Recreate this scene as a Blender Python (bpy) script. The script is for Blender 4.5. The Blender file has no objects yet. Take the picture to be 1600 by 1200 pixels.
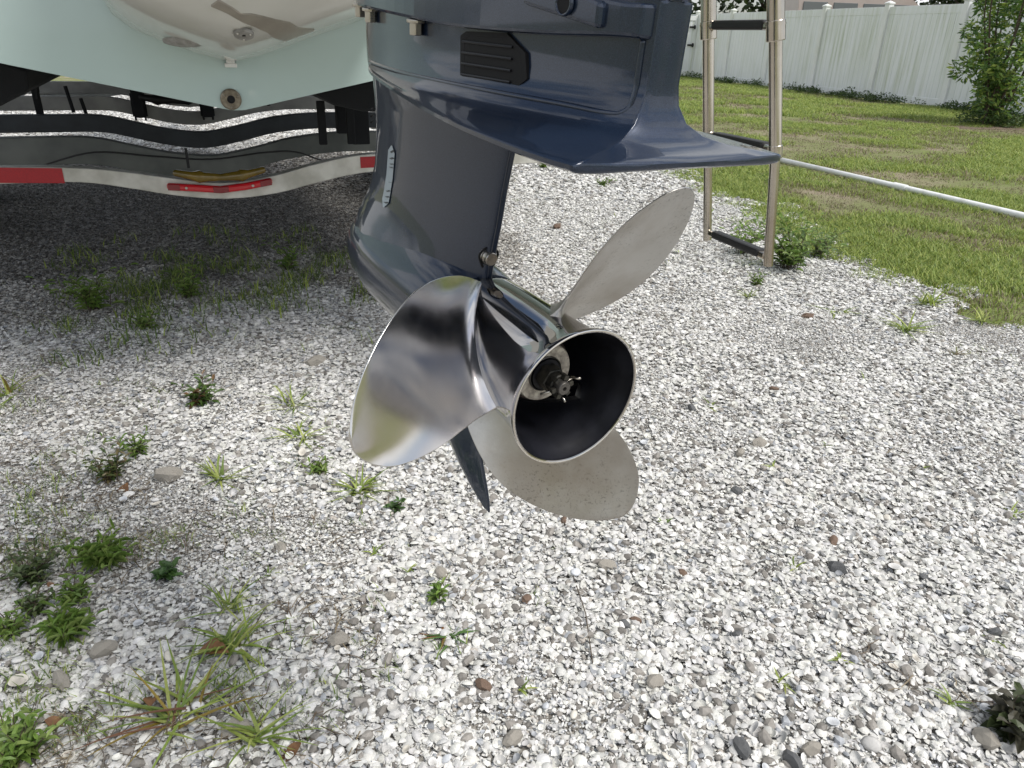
import bpy, bmesh, math, random
import numpy as np
from math import sin, cos, pi, radians, exp, atan2, hypot, sqrt
from mathutils import Vector, Matrix
from mathutils import noise as mnoise
random.seed(7)
SC = bpy.context.scene
COL = SC.collection

# ------------------------------------------------------------------ camera
CAM_H = 1.0; PITCH = radians(25.1); ROLL = radians(1.9); FPX = 1155.6
Fv = Vector((0, cos(PITCH), -sin(PITCH)))
R0 = Vector((1, 0, 0)); U0 = Vector((0, sin(PITCH), cos(PITCH)))
Rv = R0*cos(ROLL)+U0*sin(ROLL); Uv = -R0*sin(ROLL)+U0*cos(ROLL)
CAMP = Vector((0, 0, CAM_H))
cd = bpy.data.cameras.new('camera'); cam = bpy.data.objects.new('camera', cd); COL.objects.link(cam)
M = Matrix((Rv, Uv, -Fv)).transposed().to_4x4(); M.translation = CAMP
cam.matrix_world = M
cd.sensor_width = 36; cd.lens = 26.0; cd.clip_start = 0.02; cd.clip_end = 500
SC.camera = cam

# ------------------------------------------------------------------ sky, sun, exposure
SUN_DIR = Vector((0.62, -0.32, 1.10)).normalized()       # towards the sun
wd = bpy.data.worlds.new('World'); SC.world = wd; wd.use_nodes = True
nt = wd.node_tree; nt.nodes.clear()
out = nt.nodes.new('ShaderNodeOutputWorld'); bg = nt.nodes.new('ShaderNodeBackground')
sky = nt.nodes.new('ShaderNodeTexSky'); sky.sky_type = 'NISHITA'; sky.sun_disc = False
sky.sun_elevation = math.asin(SUN_DIR.z); sky.sun_rotation = atan2(SUN_DIR.x, SUN_DIR.y)
sky.air_density = 1.0; sky.dust_density = 2.0
tc = nt.nodes.new('ShaderNodeTexCoord'); cn = nt.nodes.new('ShaderNodeTexNoise')
cn.inputs['Scale'].default_value = 2.6; cn.inputs['Detail'].default_value = 6; cn.inputs['Roughness'].default_value = .55
mp = nt.nodes.new('ShaderNodeMapping'); mp.inputs['Scale'].default_value = (1, 1, 2.2)
cr = nt.nodes.new('ShaderNodeValToRGB'); cr.color_ramp.elements[0].position = .40; cr.color_ramp.elements[1].position = .56
mx = nt.nodes.new('ShaderNodeMixRGB'); mx.inputs['Color2'].default_value = (8.3, 8.4, 8.5, 1)
nt.links.new(tc.outputs['Generated'], mp.inputs['Vector']); nt.links.new(mp.outputs['Vector'], cn.inputs['Vector'])
nt.links.new(cn.outputs['Fac'], cr.inputs['Fac']); nt.links.new(cr.outputs['Color'], mx.inputs['Fac'])
nt.links.new(sky.outputs['Color'], mx.inputs['Color1']); nt.links.new(mx.outputs['Color'], bg.inputs['Color'])
bg.inputs['Strength'].default_value = 0.115
nt.links.new(bg.outputs['Background'], out.inputs['Surface'])
sd = bpy.data.lights.new('sun', 'SUN'); sd.energy = 2.9; sd.angle = radians(22); sd.color = (1, .965, .91)
so = bpy.data.objects.new('sun', sd); COL.objects.link(so); so.rotation_euler = SUN_DIR.to_track_quat('Z', 'Y').to_euler()
so.location = SUN_DIR*20
SC.view_settings.view_transform = 'Standard'; SC.view_settings.look = 'None'
SC.view_settings.exposure = 0.14; SC.view_settings.gamma = 1

# ------------------------------------------------------------------ helpers
def tag(o, label=None, cat=None, group=None, kind=None):
    if label: o['label'] = label
    if cat: o['category'] = cat
    if group: o['group'] = group
    if kind: o['kind'] = kind
    return o
def empty(name, loc=(0, 0, 0), rot=None):
    o = bpy.data.objects.new(name, None); COL.objects.link(o); o.empty_display_size = .1
    if rot is not None: o.matrix_world = Matrix.Translation(loc) @ rot.to_4x4()
    else: o.location = loc
    return o
def mesh(name, vs, fs, mat, parent=None, smooth=False, cols=None, link=True):
    me = bpy.data.meshes.new(name); me.from_pydata([tuple(v) for v in vs], [], [tuple(f) for f in fs]); me.update()
    if smooth: me.polygons.foreach_set('use_smooth', [True]*len(me.polygons))
    if cols is not None:
        at = me.color_attributes.new('tone', 'FLOAT_COLOR', 'POINT')
        at.data.foreach_set('color', np.asarray(cols, dtype=np.float32).ravel())
    if mat: me.materials.append(mat)
    o = bpy.data.objects.new(name, me)
    if link: COL.objects.link(o)
    if parent: o.parent = parent
    return o
class MB:
    def __init__(s): s.v = []; s.f = []
    def add(s, vs, fs):
        n = len(s.v); s.v += [Vector(v) for v in vs]; s.f += [tuple(i+n for i in f) for f in fs]; return s
    def box(s, c, d, rot=None):
        c = Vector(c); vs = []
        for x in (-1, 1):
            for y in (-1, 1):
                for z in (-1, 1):
                    p = Vector((x*d[0]/2, y*d[1]/2, z*d[2]/2))
                    if rot: p = rot @ p
                    vs.append(c+p)
        return s.add(vs, [(0, 1, 3, 2), (4, 6, 7, 5), (0, 4, 5, 1), (2, 3, 7, 6), (0, 2, 6, 4), (1, 5, 7, 3)])
    def tube(s, pts, r, n=12, caps=True):
        pts = [Vector(p) for p in pts]; rs = r if isinstance(r, (list, tuple)) else [r]*len(pts)
        rings = []; vs = []
        prev = None
        for i, p in enumerate(pts):
            t = (pts[min(i+1, len(pts)-1)]-pts[max(i-1, 0)]).normalized()
            if prev is None:
                a = t.cross(Vector((0, 0, 1)));
                if a.length < .05: a = t.cross(Vector((0, 1, 0)))
                a.normalize()
            else: a = (prev-t*prev.dot(t)).normalized()
            prev = a; b = t.cross(a)
            for k in range(n):
                q = 2*pi*k/n; vs.append(p+(a*cos(q)+b*sin(q))*rs[i])
        fs = []
        for i in range(len(pts)-1):
            for k in range(n):
                k2 = (k+1) % n; fs.append((i*n+k, i*n+k2, (i+1)*n+k2, (i+1)*n+k))
        if caps: fs += [tuple(range(n))[::-1], tuple((len(pts)-1)*n+k for k in range(n))]
        return s.add(vs, fs)
    def lathe(s, prof, n=48, ax='y'):
        # prof = (axial, radius), around the local Y axis
        vs = []; fs = []
        for a, r in prof:
            for k in range(n):
                q = 2*pi*k/n; vs.append((r*cos(q), a, r*sin(q)))
        for i in range(len(prof)-1):
            for k in range(n):
                k2 = (k+1) % n; fs.append((i*n+k, (i+1)*n+k, (i+1)*n+k2, i*n+k2))
        return s.add(vs, fs)
    def loft(s, rings, closed=True, cap=(True, True)):
        n = len(rings[0]); vs = [v for r in rings for v in r]; fs = []
        for i in range(len(rings)-1):
            for k in range(n if closed else n-1):
                k2 = (k+1) % n; fs.append((i*n+k, i*n+k2, (i+1)*n+k2, (i+1)*n+k))
        if closed and cap[0]: fs.append(tuple(range(n))[::-1])
        if closed and cap[1]: fs.append(tuple((len(rings)-1)*n+k for k in range(n)))
        return s.add(vs, fs)
    def build(s, name, mat, parent=None, smooth=False, bevel=0, seg=2, subsurf=0, auto=None):
        o = mesh(name, s.v, s.f, mat, parent, smooth)
        if bevel:
            m = o.modifiers.new('bevel', 'BEVEL'); m.width = bevel; m.segments = seg; m.limit_method = 'ANGLE'; m.angle_limit = radians(35)
        if subsurf:
            m = o.modifiers.new('subsurf', 'SUBSURF'); m.levels = subsurf; m.render_levels = subsurf
        if auto is not None:
            me = o.data; me.polygons.foreach_set('use_smooth', [True]*len(me.polygons))
            me.set_sharp_from_angle(angle=radians(auto))
        return o
def crom(P, n):
    """smooth polyline through control points (open)"""
    o = []; P = [Vector(p) for p in P]
    for i in range(len(P)-1):
        p0 = P[max(i-1, 0)]; p1 = P[i]; p2 = P[i+1]; p3 = P[min(i+2, len(P)-1)]
        for j in range(n):
            t = j/n
            o.append(.5*((2*p1)+(p2-p0)*t+(2*p0-5*p1+4*p2-p3)*t*t+(3*p1-p0-3*p2+p3)*t**3))
    o.append(P[-1]); return o
def rot_z(a): return Matrix.Rotation(a, 3, 'Z')
def spot(px, py, z=0):
    r = Fv+Rv*((px-800)/FPX)+Uv*((600-py)/FPX)
    return CAMP+r*((z-CAM_H)/r.z)
def fbm(x, y, s=1., o=3, seed=0): return mnoise.fractal(Vector((x*s+seed*17.3, y*s-seed*9.1, seed*3.7)), 1.0, 2.0, o)

# ------------------------------------------------------------------ materials
def newmat(name):
    m = bpy.data.materials.new(name); m.use_nodes = True; return m, m.node_tree, m.node_tree.nodes['Principled BSDF']
def noise_node(t, scale, detail=4, rough=.55, vec=None, coord='Object', scl=None):
    n = t.nodes.new('ShaderNodeTexNoise'); n.inputs['Scale'].default_value = scale; n.inputs['Detail'].default_value = detail; n.inputs['Roughness'].default_value = rough
    c = t.nodes.new('ShaderNodeTexCoord'); src = c.outputs[coord]
    if scl:
        mpn = t.nodes.new('ShaderNodeMapping'); mpn.inputs['Scale'].default_value = scl; t.links.new(src, mpn.inputs['Vector']); src = mpn.outputs['Vector']
    t.links.new(src, n.inputs['Vector']); return n
def ramp(t, src, stops):
    r = t.nodes.new('ShaderNodeValToRGB'); e = r.color_ramp.elements
    while len(e) < len(stops): e.new(.5)
    for i, (p, c) in enumerate(stops):
        e[i].position = p; e[i].color = (c[0], c[1], c[2], 1) if not isinstance(c, (int, float)) else (c, c, c, 1)
    t.links.new(src, r.inputs['Fac']); return r
def bump(t, bsdf, src, strength=.3, dist=.01):
    b = t.nodes.new('ShaderNodeBump'); b.inputs['Strength'].default_value = strength; b.inputs['Distance'].default_value = dist
    t.links.new(src, b.inputs['Height']); t.links.new(b.outputs['Normal'], bsdf.inputs['Normal']); return b
def simple(name, col, rough=.5, metal=0., col2=None, nscale=20, nlo=.35, nhi=.65, bmp=0, bscale=60, coat=0, rough2=None, scl=None, bdist=.002):
    m, t, b = newmat(name)
    b.inputs['Base Color'].default_value = (*col, 1); b.inputs['Roughness'].default_value = rough; b.inputs['Metallic'].default_value = metal
    if coat: b.inputs['Coat Weight'].default_value = coat; b.inputs['Coat Roughness'].default_value = .04
    if col2:
        n = noise_node(t, nscale, scl=scl); r = ramp(t, n.outputs['Fac'], [(nlo, col), (nhi, col2)]); t.links.new(r.outputs['Color'], b.inputs['Base Color'])
        if rough2 is not None:
            r2 = ramp(t, n.outputs['Fac'], [(nlo, rough), (nhi, rough2)]); t.links.new(r2.outputs['Color'], b.inputs['Roughness'])
    if bmp:
        n2 = noise_node(t, bscale); bump(t, b, n2.outputs['Fac'], bmp, bdist)
    return m
def vcol(name, rough=.5, mul=1, sub=0, bmp=0, trans=0):
    m, t, b = newmat(name); a = t.nodes.new('ShaderNodeAttribute'); a.attribute_name = 'tone'
    b.inputs['Roughness'].default_value = rough
    src = a.outputs['Color']
    n = noise_node(t, 260, 3); r = ramp(t, n.outputs['Fac'], [(.3, .82), (.7, 1.0)])
    mm = t.nodes.new('ShaderNodeMixRGB'); mm.blend_type = 'MULTIPLY'; mm.inputs['Fac'].default_value = 1
    t.links.new(src, mm.inputs['Color1']); t.links.new(r.outputs['Color'], mm.inputs['Color2'])
    t.links.new(mm.outputs['Color'], b.inputs['Base Color'])
    if trans:
        tl = t.nodes.new('ShaderNodeBsdfTranslucent'); t.links.new(mm.outputs['Color'], tl.inputs['Color'])
        ms = t.nodes.new('ShaderNodeMixShader'); ms.inputs['Fac'].default_value = trans
        o = t.nodes['Material Output']; t.links.new(b.outputs['BSDF'], ms.inputs[1]); t.links.new(tl.outputs['BSDF'], ms.inputs[2]); t.links.new(ms.outputs['Shader'], o.inputs['Surface'])
    return m
MAT = {}
# navy metallic paint
m, t, b = newmat('navy_metallic_paint')
n = noise_node(t, 1500, 1); r = ramp(t, n.outputs['Fac'], [(.35, (.007, .015, .036)), (.72, (.022, .038, .072))])
t.links.new(r.outputs['Color'], b.inputs['Base Color']); b.inputs['Metallic'].default_value = .35
n2 = noise_node(t, 9, 5); r2 = ramp(t, n2.outputs['Fac'], [(.3, .26), (.7, .40)]); t.links.new(r2.outputs['Color'], b.inputs['Roughness'])
b.inputs['Specular IOR Level'].default_value = .35
b.inputs['Coat Weight'].default_value = .85; b.inputs['Coat Roughness'].default_value = .04
MAT['navy'] = m
MAT['black_plastic'] = simple('black_plastic', (.006, .006, .008), .45)
MAT['deep'] = simple('dark_opening', (.003, .003, .004), .8)
def steel(name, c=(.62, .61, .59), r0=.1, r1=.25, pits=0., stain=0., sc=30, ani=False):
    m, t, b = newmat(name); b.inputs['Metallic'].default_value = 1
    n = noise_node(t, sc, 6, .6); rr = ramp(t, n.outputs['Fac'], [(.35, r0), (.65, r1)])
    t.links.new(rr.outputs['Color'], b.inputs['Roughness'])
    c2 = tuple(x*(1-stain) for x in (c[0], c[1]*.93, c[2]*.85))
    n2 = noise_node(t, sc*.45, 5, .6); cc = ramp(t, n2.outputs['Fac'], [(.38, c), (.66, c2)]); last = cc.outputs['Color']
    if pits:
        n3 = noise_node(t, 330, 3, .65, scl=(1, 1, 1)); pr = ramp(t, n3.outputs['Fac'], [(.33, 0.55), (.45, 1.0)])
        n4 = noise_node(t, 14, 2); pm = ramp(t, n4.outputs['Fac'], [(.42, 0.), (.60, 1.)])
        mx1 = t.nodes.new('ShaderNodeMixRGB'); mx1.blend_type = 'MULTIPLY'
        t.links.new(pm.outputs['Color'], mx1.inputs['Fac']); t.links.new(last, mx1.inputs['Color1']); t.links.new(pr.outputs['Color'], mx1.inputs['Color2'])
        last = mx1.outputs['Color']; bump(t, b, n3.outputs['Fac'], pits*.5, .0006)
    t.links.new(last, b.inputs['Base Color']); return m
MAT['polished'] = steel('polished_stainless', (.40, .40, .41), .025, .07, 0, .15, 20)
MAT['blade_bright'] = steel('polished_blade', (.74, .74, .75), .10, .24, 0, .12, 9)
MAT['blade_dull'] = steel('dull_pitted_blade', (.50, .49, .47), .28, .44, .4, .28, 20)
MAT['rim'] = steel('bright_rim', (.8, .79, .76), .12, .2, 0, 0)
MAT['ladder_steel'] = steel('ladder_stainless', (.60, .56, .50), .13, .24, 0, .3, 8)
MAT['bolt_steel'] = steel('bolt_steel', (.55, .53, .49), .25, .4, 0, .2, 60)
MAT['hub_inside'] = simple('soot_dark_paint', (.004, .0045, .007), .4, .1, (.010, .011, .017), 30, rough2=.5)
MAT['washer'] = simple('sandy_washer', (.80, .74, .63), .6, .1, (.30, .26, .22), 120, bmp=.2)
MAT['brown_ring'] = simple('brown_rubber', (.05, .035, .03), .7)
MAT['nut'] = simple('dark_nut', (.035, .035, .033), .5, .6, (.09, .085, .07), 150)
MAT['shaft'] = simple('shaft_metal', (.16, .15, .14), .45, .8)
MAT['aqua'] = simple('aqua_gelcoat', (.47, .59, .565), .25, 0, (.45, .565, .545), 3, coat=.4)
MAT['cream'] = simple('cream_gelcoat', (.60, .59, .54), .16, 0, (.55, .54, .49), 2, coat=.7)
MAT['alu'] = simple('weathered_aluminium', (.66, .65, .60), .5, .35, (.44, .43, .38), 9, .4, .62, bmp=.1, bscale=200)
MAT['alu_dark'] = simple('shaded_aluminium', (.16, .17, .16), .55, .3, (.10, .11, .105), 7)  # darker copy of the aluminium with the hull's shade in its colour
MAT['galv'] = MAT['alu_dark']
MAT['bottom_paint'] = simple('dark_bottom_paint', (.06, .075, .08), .6, 0, (.04, .05, .055), 4)  # unseen hull bottom, darkened to deepen the shade beneath it
MAT['galv_grey'] = simple('grey_galvanised', (.36, .36, .34), .55, .3, (.24, .24, .23), 7)
MAT['beam_black'] = simple('dark_painted_beam', (.035, .042, .05), .5, .1, (.02, .025, .03), 9)  # near-black blue tone for one cross beam
MAT['taupe'] = simple('taupe_strake', (.30, .27, .22), .4, 0, (.26, .23, .19), 20)  # colour of the shadow band painted on the stern bracket
MAT['carpet'] = simple('black_bunk_carpet', (.012, .013, .015), .95, bmp=.5, bscale=300)
MAT['rubber'] = simple('black_rubber', (.012, .012, .013), .55)
MAT['amber'] = simple('amber_polyurethane', (.20, .13, .015), .25, 0, (.10, .07, .01), 20, coat=.5)
MAT['red_tape'] = simple('red_reflective_tape', (.42, .012, .02), .35, 0, (.34, .01, .018), 200)
m, t, b = newmat('red_lens'); b.inputs['Base Color'].default_value = (.55, .012, .02, 1); b.inputs['Roughness'].default_value = .12; b.inputs['Coat Weight'].default_value = .6
MAT['lens'] = m
MAT['lens_dark'] = simple('dark_red_lens', (.22, .006, .012), .2, coat=.5)
MAT['bronze'] = simple('bronze_drain', (.25, .22, .17), .38, .8, (.14, .12, .09), 90)
MAT['white_plastic'] = simple('white_plastic', (.72, .72, .69), .35)
MAT['grey_anode'] = simple('grey_anode', (.36, .35, .33), .7, .3, (.24, .23, .21), 60, bmp=.4, bscale=150)
MAT['label'] = simple('silver_label', (.36, .42, .47), .35, .3)
MAT['ink'] = simple('dark_ink', (.02, .02, .025), .5)
# vinyl fence with algae streaks
m, t, b = newmat('white_vinyl')
n = noise_node(t, 3.0, 5, .6, scl=(4.5, 1.0, .22)); n2 = noise_node(t, .9, 3, scl=(1, 1, .5))
r = ramp(t, n.outputs['Fac'], [(.40, (.80, .82, .83)), (.58, (.56, .60, .50)), (.75, (.40, .44, .30))])
r2 = ramp(t, n2.outputs['Fac'], [(.35, .05), (.62, .7)])
mxx = t.nodes.new('ShaderNodeMixRGB'); mxx.inputs['Color1'].default_value = (.80, .82, .83, 1)
t.links.new(r2.outputs['Color'], mxx.inputs['Fac']); t.links.new(r.outputs['Color'], mxx.inputs['Color2']); t.links.new(mxx.outputs['Color'], b.inputs['Base Color'])
b.inputs['Roughness'].default_value = .4
MAT['vinyl'] = m
MAT['vinyl_clean'] = simple('white_vinyl_post', (.80, .81, .81), .4, 0, (.60, .63, .55), 2.5, .42, .7, scl=(1, 1, .3))
MAT['pvc'] = simple('white_pvc', (.80, .81, .80), .35, 0, (.62, .62, .58), 12, .5, .75)
MAT['shell'] = vcol('shell_white', .55)
MAT['blade_g'] = vcol('grass_blades', .5, trans=.35)
MAT['leaf'] = vcol('leaves', .45, trans=.3)
MAT['stem'] = simple('brown_stem', (.10, .075, .05), .8, 0, (.05, .038, .028), 40)
MAT['bark'] = simple('bark', (.085, .065, .05), .9, 0, (.04, .032, .026), 25, bmp=.6, bscale=60)
MAT['stone'] = simple('limestone', (.42, .39, .34), .8, 0, (.24, .22, .19), 60, bmp=.6, bscale=140)
MAT['stone_dark'] = simple('dark_pebble', (.12, .125, .125), .6, 0, (.07, .07, .075), 80, bmp=.3, bscale=150)
MAT['stone_brown'] = simple('brown_pebble', (.20, .13, .09), .7, 0, (.11, .075, .055), 80, bmp=.4, bscale=150)
MAT['dead_leaf'] = simple('dead_leaf', (.22, .11, .045), .6, 0, (.12, .055, .025), 60)
# grit under the shells
m, t, b = newmat('shell_grit')
n = noise_node(t, 90, 6, .7); r = ramp(t, n.outputs['Fac'], [(.3, (.15, .135, .11)), (.5, (.32, .30, .265)), (.7, (.55, .53, .49))])
t.links.new(r.outputs['Color'], b.inputs['Base Color']); b.inputs['Roughness'].default_value = .85; bump(t, b, n.outputs['Fac'], .9, .01)
MAT['grit'] = m
m, t, b = newmat('lawn_soil')
n = noise_node(t, 1.1, 6, .65); n3 = noise_node(t, 55, 4, .7)
r = ramp(t, n.outputs['Fac'], [(.36, (.18, .22, .06)), (.50, (.21, .22, .09)), (.62, (.31, .26, .18))])
r3 = ramp(t, n3.outputs['Fac'], [(.3, .55), (.7, 1.2)])
mm = t.nodes.new('ShaderNodeMixRGB'); mm.blend_type = 'MULTIPLY'; mm.inputs['Fac'].default_value = 1
t.links.new(r.outputs['Color'], mm.inputs['Color1']); t.links.new(r3.outputs['Color'], mm.inputs['Color2']); t.links.new(mm.outputs['Color'], b.inputs['Base Color'])
b.inputs['Roughness'].default_value = .95; bump(t, b, n3.outputs['Fac'], .8, .02)
MAT['soil'] = m
MAT['mulch'] = simple('mulch', (.12, .085, .06), .95, 0, (.22, .17, .12), 30, bmp=.8, bscale=60, bdist=.02)

# ------------------------------------------------------------------ ground
def edge_x(y):
    """right-hand limit of the shell gravel"""
    pts = [(-4, 5.2), (1.0, 3.0), (1.8, 2.35), (2.7, 1.95), (3.2, 1.78), (3.9, 1.60), (5, 1.45), (6.8, 1.35), (9, 1.2), (14, -.5), (30, -2)]
    for (a, xa), (b_, xb) in zip(pts, pts[1:]):
        if a <= y <= b_: return xa+(xb-xa)*(y-a)/(b_-a)
    return pts[0][1] if y < pts[0][0] else pts[-1][1]
def edge_n(x, y): return edge_x(y)+.26*fbm(x, y, 1.5, 3, 2)+.10*fbm(x, y, 6, 2, 5)
g = mesh('ground', [(-160, -120, 0), (160, -120, 0), (160, 200, 0), (-160, 200, 0)], [(0, 1, 2, 3)], MAT['soil'])
tag(g, 'flat yard of soil and patchy grass running out to the fence', 'ground', kind='structure')
vs = []; ys = np.arange(-4, 14.01, .12)
for y in ys:
    xe = edge_n(edge_x(y), y)+.02
    vs += [(-11, y, .004), (xe, y, .004)]
gravel = mesh('gravel_ground', vs, [(2*i, 2*i+1, 2*i+3, 2*i+2) for i in range(len(ys)-1)], MAT['grit'])
tag(gravel, 'bed of grey grit lying under the crushed white shells', 'gravel ground', kind='structure')

# shells ---------------------------------------------------------------
rng = np.random.default_rng(11)
def shell_proto(rings=2, seg=8, h=.34, kind='clam'):
    vs = [(0, 0, h)]; fs = []
    for i in range(1, rings+1):
        q = i/rings
        for k in range(seg):
            a = 2*pi*k/seg
            if kind == 'clam': rr = 1-.20*(1+cos(a-pi/2))*.5+.04*sin(3*a)
            elif kind == 'long': rr = 1/sqrt((cos(a))**2+(sin(a)/.6)**2)
            else: rr = [1, .7, .95, .6, 1.05, .8, .65, .9][k % 8]
            ox = .0 if kind != 'clam' else .10*(1-q)
            vs.append((rr*q*cos(a), rr*q*sin(a)+ox, h*(1-q**2.2)))
    for k in range(seg): fs.append((0, 1+k, 1+(k+1) % seg))
    for i in range(rings-1):
        for k in range(seg):
            k2 = (k+1) % seg; a = 1+i*seg; fs.append((a+k, a+seg+k, a+seg+k2, a+k2))
    if kind == 'shard' or kind == 'chip':
        n0 = 1+(rings-1)*seg; m0 = len(vs)
        for k in range(seg):
            v = vs[n0+k]; vs.append((v[0]*.95, v[1]*.95, v[2]-.16))
        for k in range(seg): fs.append((n0+k, m0+k, m0+(k+1) % seg, n0+(k+1) % seg))
    return np.array(vs), fs
def pebble_proto(seg=7, k0=2):
    vs = [(0, 0, .7)]; fs = []
    for z, r in ((.45, .75), (0, 1), (-.4, .75)):
        for k in range(seg): a = 2*pi*k/seg; vs.append((r*cos(a)*(1+.2*((k*k0) % 3-1)), r*sin(a)*(1+.15*((k*5) % 3-1)), z))
    for k in range(seg): fs.append((0, 1+k, 1+(k+1) % seg))
    for i in range(2):
        for k in range(seg):
            k2 = (k+1) % seg; a = 1+i*seg; fs.append((a+k, a+seg+k, a+seg+k2, a+k2))
    return np.array(vs), fs
PROTO = [shell_proto(3, 11, .44, 'clam'), shell_proto(2, 8, .30, 'long'), shell_proto(1, 6, .16, 'shard'), shell_proto(1, 5, .10, 'chip'), shell_proto(1, 8, .14, 'shard'), pebble_proto()]
def shell_col(white=.8):
    u = rng.random()
    if u < white:
        v = rng.uniform(.50, .83); c = (v, v*rng.uniform(.98, 1.0), v*rng.uniform(.92, .98))
    elif u < white+.08: v = rng.uniform(.30, .46); c = (v*.93, v*.97, v*1.03)
    elif u < white+.12: v = rng.uniform(.40, .6); c = (v, v*.92, v*.82)
    else: v = rng.uniform(.14, .32); c = (v, v*.93, v*.84)
    return (*c, 1)
def rand_rot(tilt, flip):
    a = rng.uniform(0, 2*pi); t = abs(rng.normal(0, tilt)); p = rng.uniform(0, 2*pi)
    Rz = np.array([[cos(a), -sin(a), 0], [sin(a), cos(a), 0], [0, 0, 1]])
    ax = np.array([cos(p), sin(p), 0]); K = np.array([[0, 0, ax[1]], [0, 0, -ax[0]], [-ax[1], ax[0], 0]])
    Rt = np.eye(3)+sin(t)*K+(1-cos(t))*K@K
    if flip: Rt = Rt@np.diag([1, -1, -1.])
    return Rt@Rz
def make_tile(nsh, rad, smin, smax, white, name, shade_mul=1., ex=3.0):
    V = []; Fc = []; Cc = []; n = 0
    for i in range(nsh):
        r = rad*sqrt(rng.random())*1.05; a = rng.uniform(0, 2*pi)
        s = (smin+(smax-smin)*rng.random()**ex)/2
        if s > .0042: k = rng.choice([0, 0, 1, 1, 2, 4, 0, 5])
        else: k = rng.choice([2, 3, 4, 5, 3])
        pv, pf = PROTO[k]
        flip = (k <= 1 and rng.random() < .5)
        q = (pv*np.array([1, rng.uniform(.7, 1.05), rng.uniform(.7, 1.2)])*s)@rand_rot(.36, flip).T
        z = -.001+rng.random()*.010*(1-(r/rad)**4)+ (s*.25 if flip else 0)
        q += np.array([r*cos(a), r*sin(a), z])
        V.append(q); Fc += [tuple(j+n for j in f) for f in pf]; n += len(q)
        c = shell_col(white if k != 5 else .4); c = (c[0]*shade_mul, c[1]*shade_mul*(.98 if shade_mul < 1 else 1), c[2]*shade_mul*(.95 if shade_mul < 1 else 1), 1); Cc += [c]*len(q)  # multiplier darkens the shells to paint the boat's shade
    o = mesh(name, np.concatenate(V).tolist(), Fc, MAT['shell'], smooth=False, cols=Cc, link=False)
    return o
def gn_scatter(name, pts, rots, scls, idx, tiles, label, cat):
    me = bpy.data.meshes.new(name); me.from_pydata([tuple(p) for p in pts], [], [])
    for nm, ty, data in (('rot', 'FLOAT_VECTOR', rots), ('scl', 'FLOAT_VECTOR', scls)):
        at = me.attributes.new(nm, ty, 'POINT'); at.data.foreach_set('vector', np.asarray(data, dtype=np.float32).ravel())
    at = me.attributes.new('idx', 'INT', 'POINT'); at.data.foreach_set('value', np.asarray(idx, dtype=np.int32))
    o = bpy.data.objects.new(name, me); COL.objects.link(o)
    c = bpy.data.collections.new(name+'_pieces')
    for i, t_ in enumerate(tiles): t_.name = name+'_piece_%02d' % i; c.objects.link(t_)
    ng = bpy.data.node_groups.new(name, 'GeometryNodeTree')
    ng.interface.new_socket('Geometry', in_out='INPUT', socket_type='NodeSocketGeometry'); ng.interface.new_socket('Geometry', in_out='OUTPUT', socket_type='NodeSocketGeometry')
    N = ng.nodes; gi = N.new('NodeGroupInput'); go = N.new('NodeGroupOutput')
    ci = N.new('GeometryNodeCollectionInfo'); ci.inputs['Collection'].default_value = c; ci.inputs['Separate Children'].default_value = True; ci.inputs['Reset Children'].default_value = True
    ip = N.new('GeometryNodeInstanceOnPoints'); ip.inputs['Pick Instance'].default_value = True
    def attr(nm, ty):
        a = N.new('GeometryNodeInputNamedAttribute'); a.data_type = ty; a.inputs['Name'].default_value = nm; return a.outputs['Attribute']
    e2r = N.new('FunctionNodeEulerToRotation'); ng.links.new(attr('rot', 'FLOAT_VECTOR'), e2r.inputs['Euler'])
    ng.links.new(gi.outputs[0], ip.inputs['Points']); ng.links.new(ci.outputs[0], ip.inputs['Instance'])
    ng.links.new(attr('idx', 'INT'), ip.inputs['Instance Index']); ng.links.new(e2r.outputs[0], ip.inputs['Rotation']); ng.links.new(attr('scl', 'FLOAT_VECTOR'), ip.inputs['Scale'])
    ng.links.new(ip.outputs[0], go.inputs[0])
    md = o.modifiers.new('scatter', 'NODES'); md.node_group = ng
    tag(o, label, cat, kind='stuff'); return o
TILES = [make_tile(560, .085, .0032, .024, .92, 's', ex=2.9) for _ in range(5)]+[make_tile(720, .085, .003, .015, .84, 's') for _ in range(2)]+[make_tile(950, .085, .0025, .011, .76, 's') for _ in range(2)]+[make_tile(850, .085, .0035, .018, .55, 's', .42) for _ in range(2)]+[make_tile(850, .085, .0035, .018, .7, 's', .7) for _ in range(2)]  # last tiles carry the boat's shade in their colour
pts = []; rots = []; scls = []; idx = []
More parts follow.
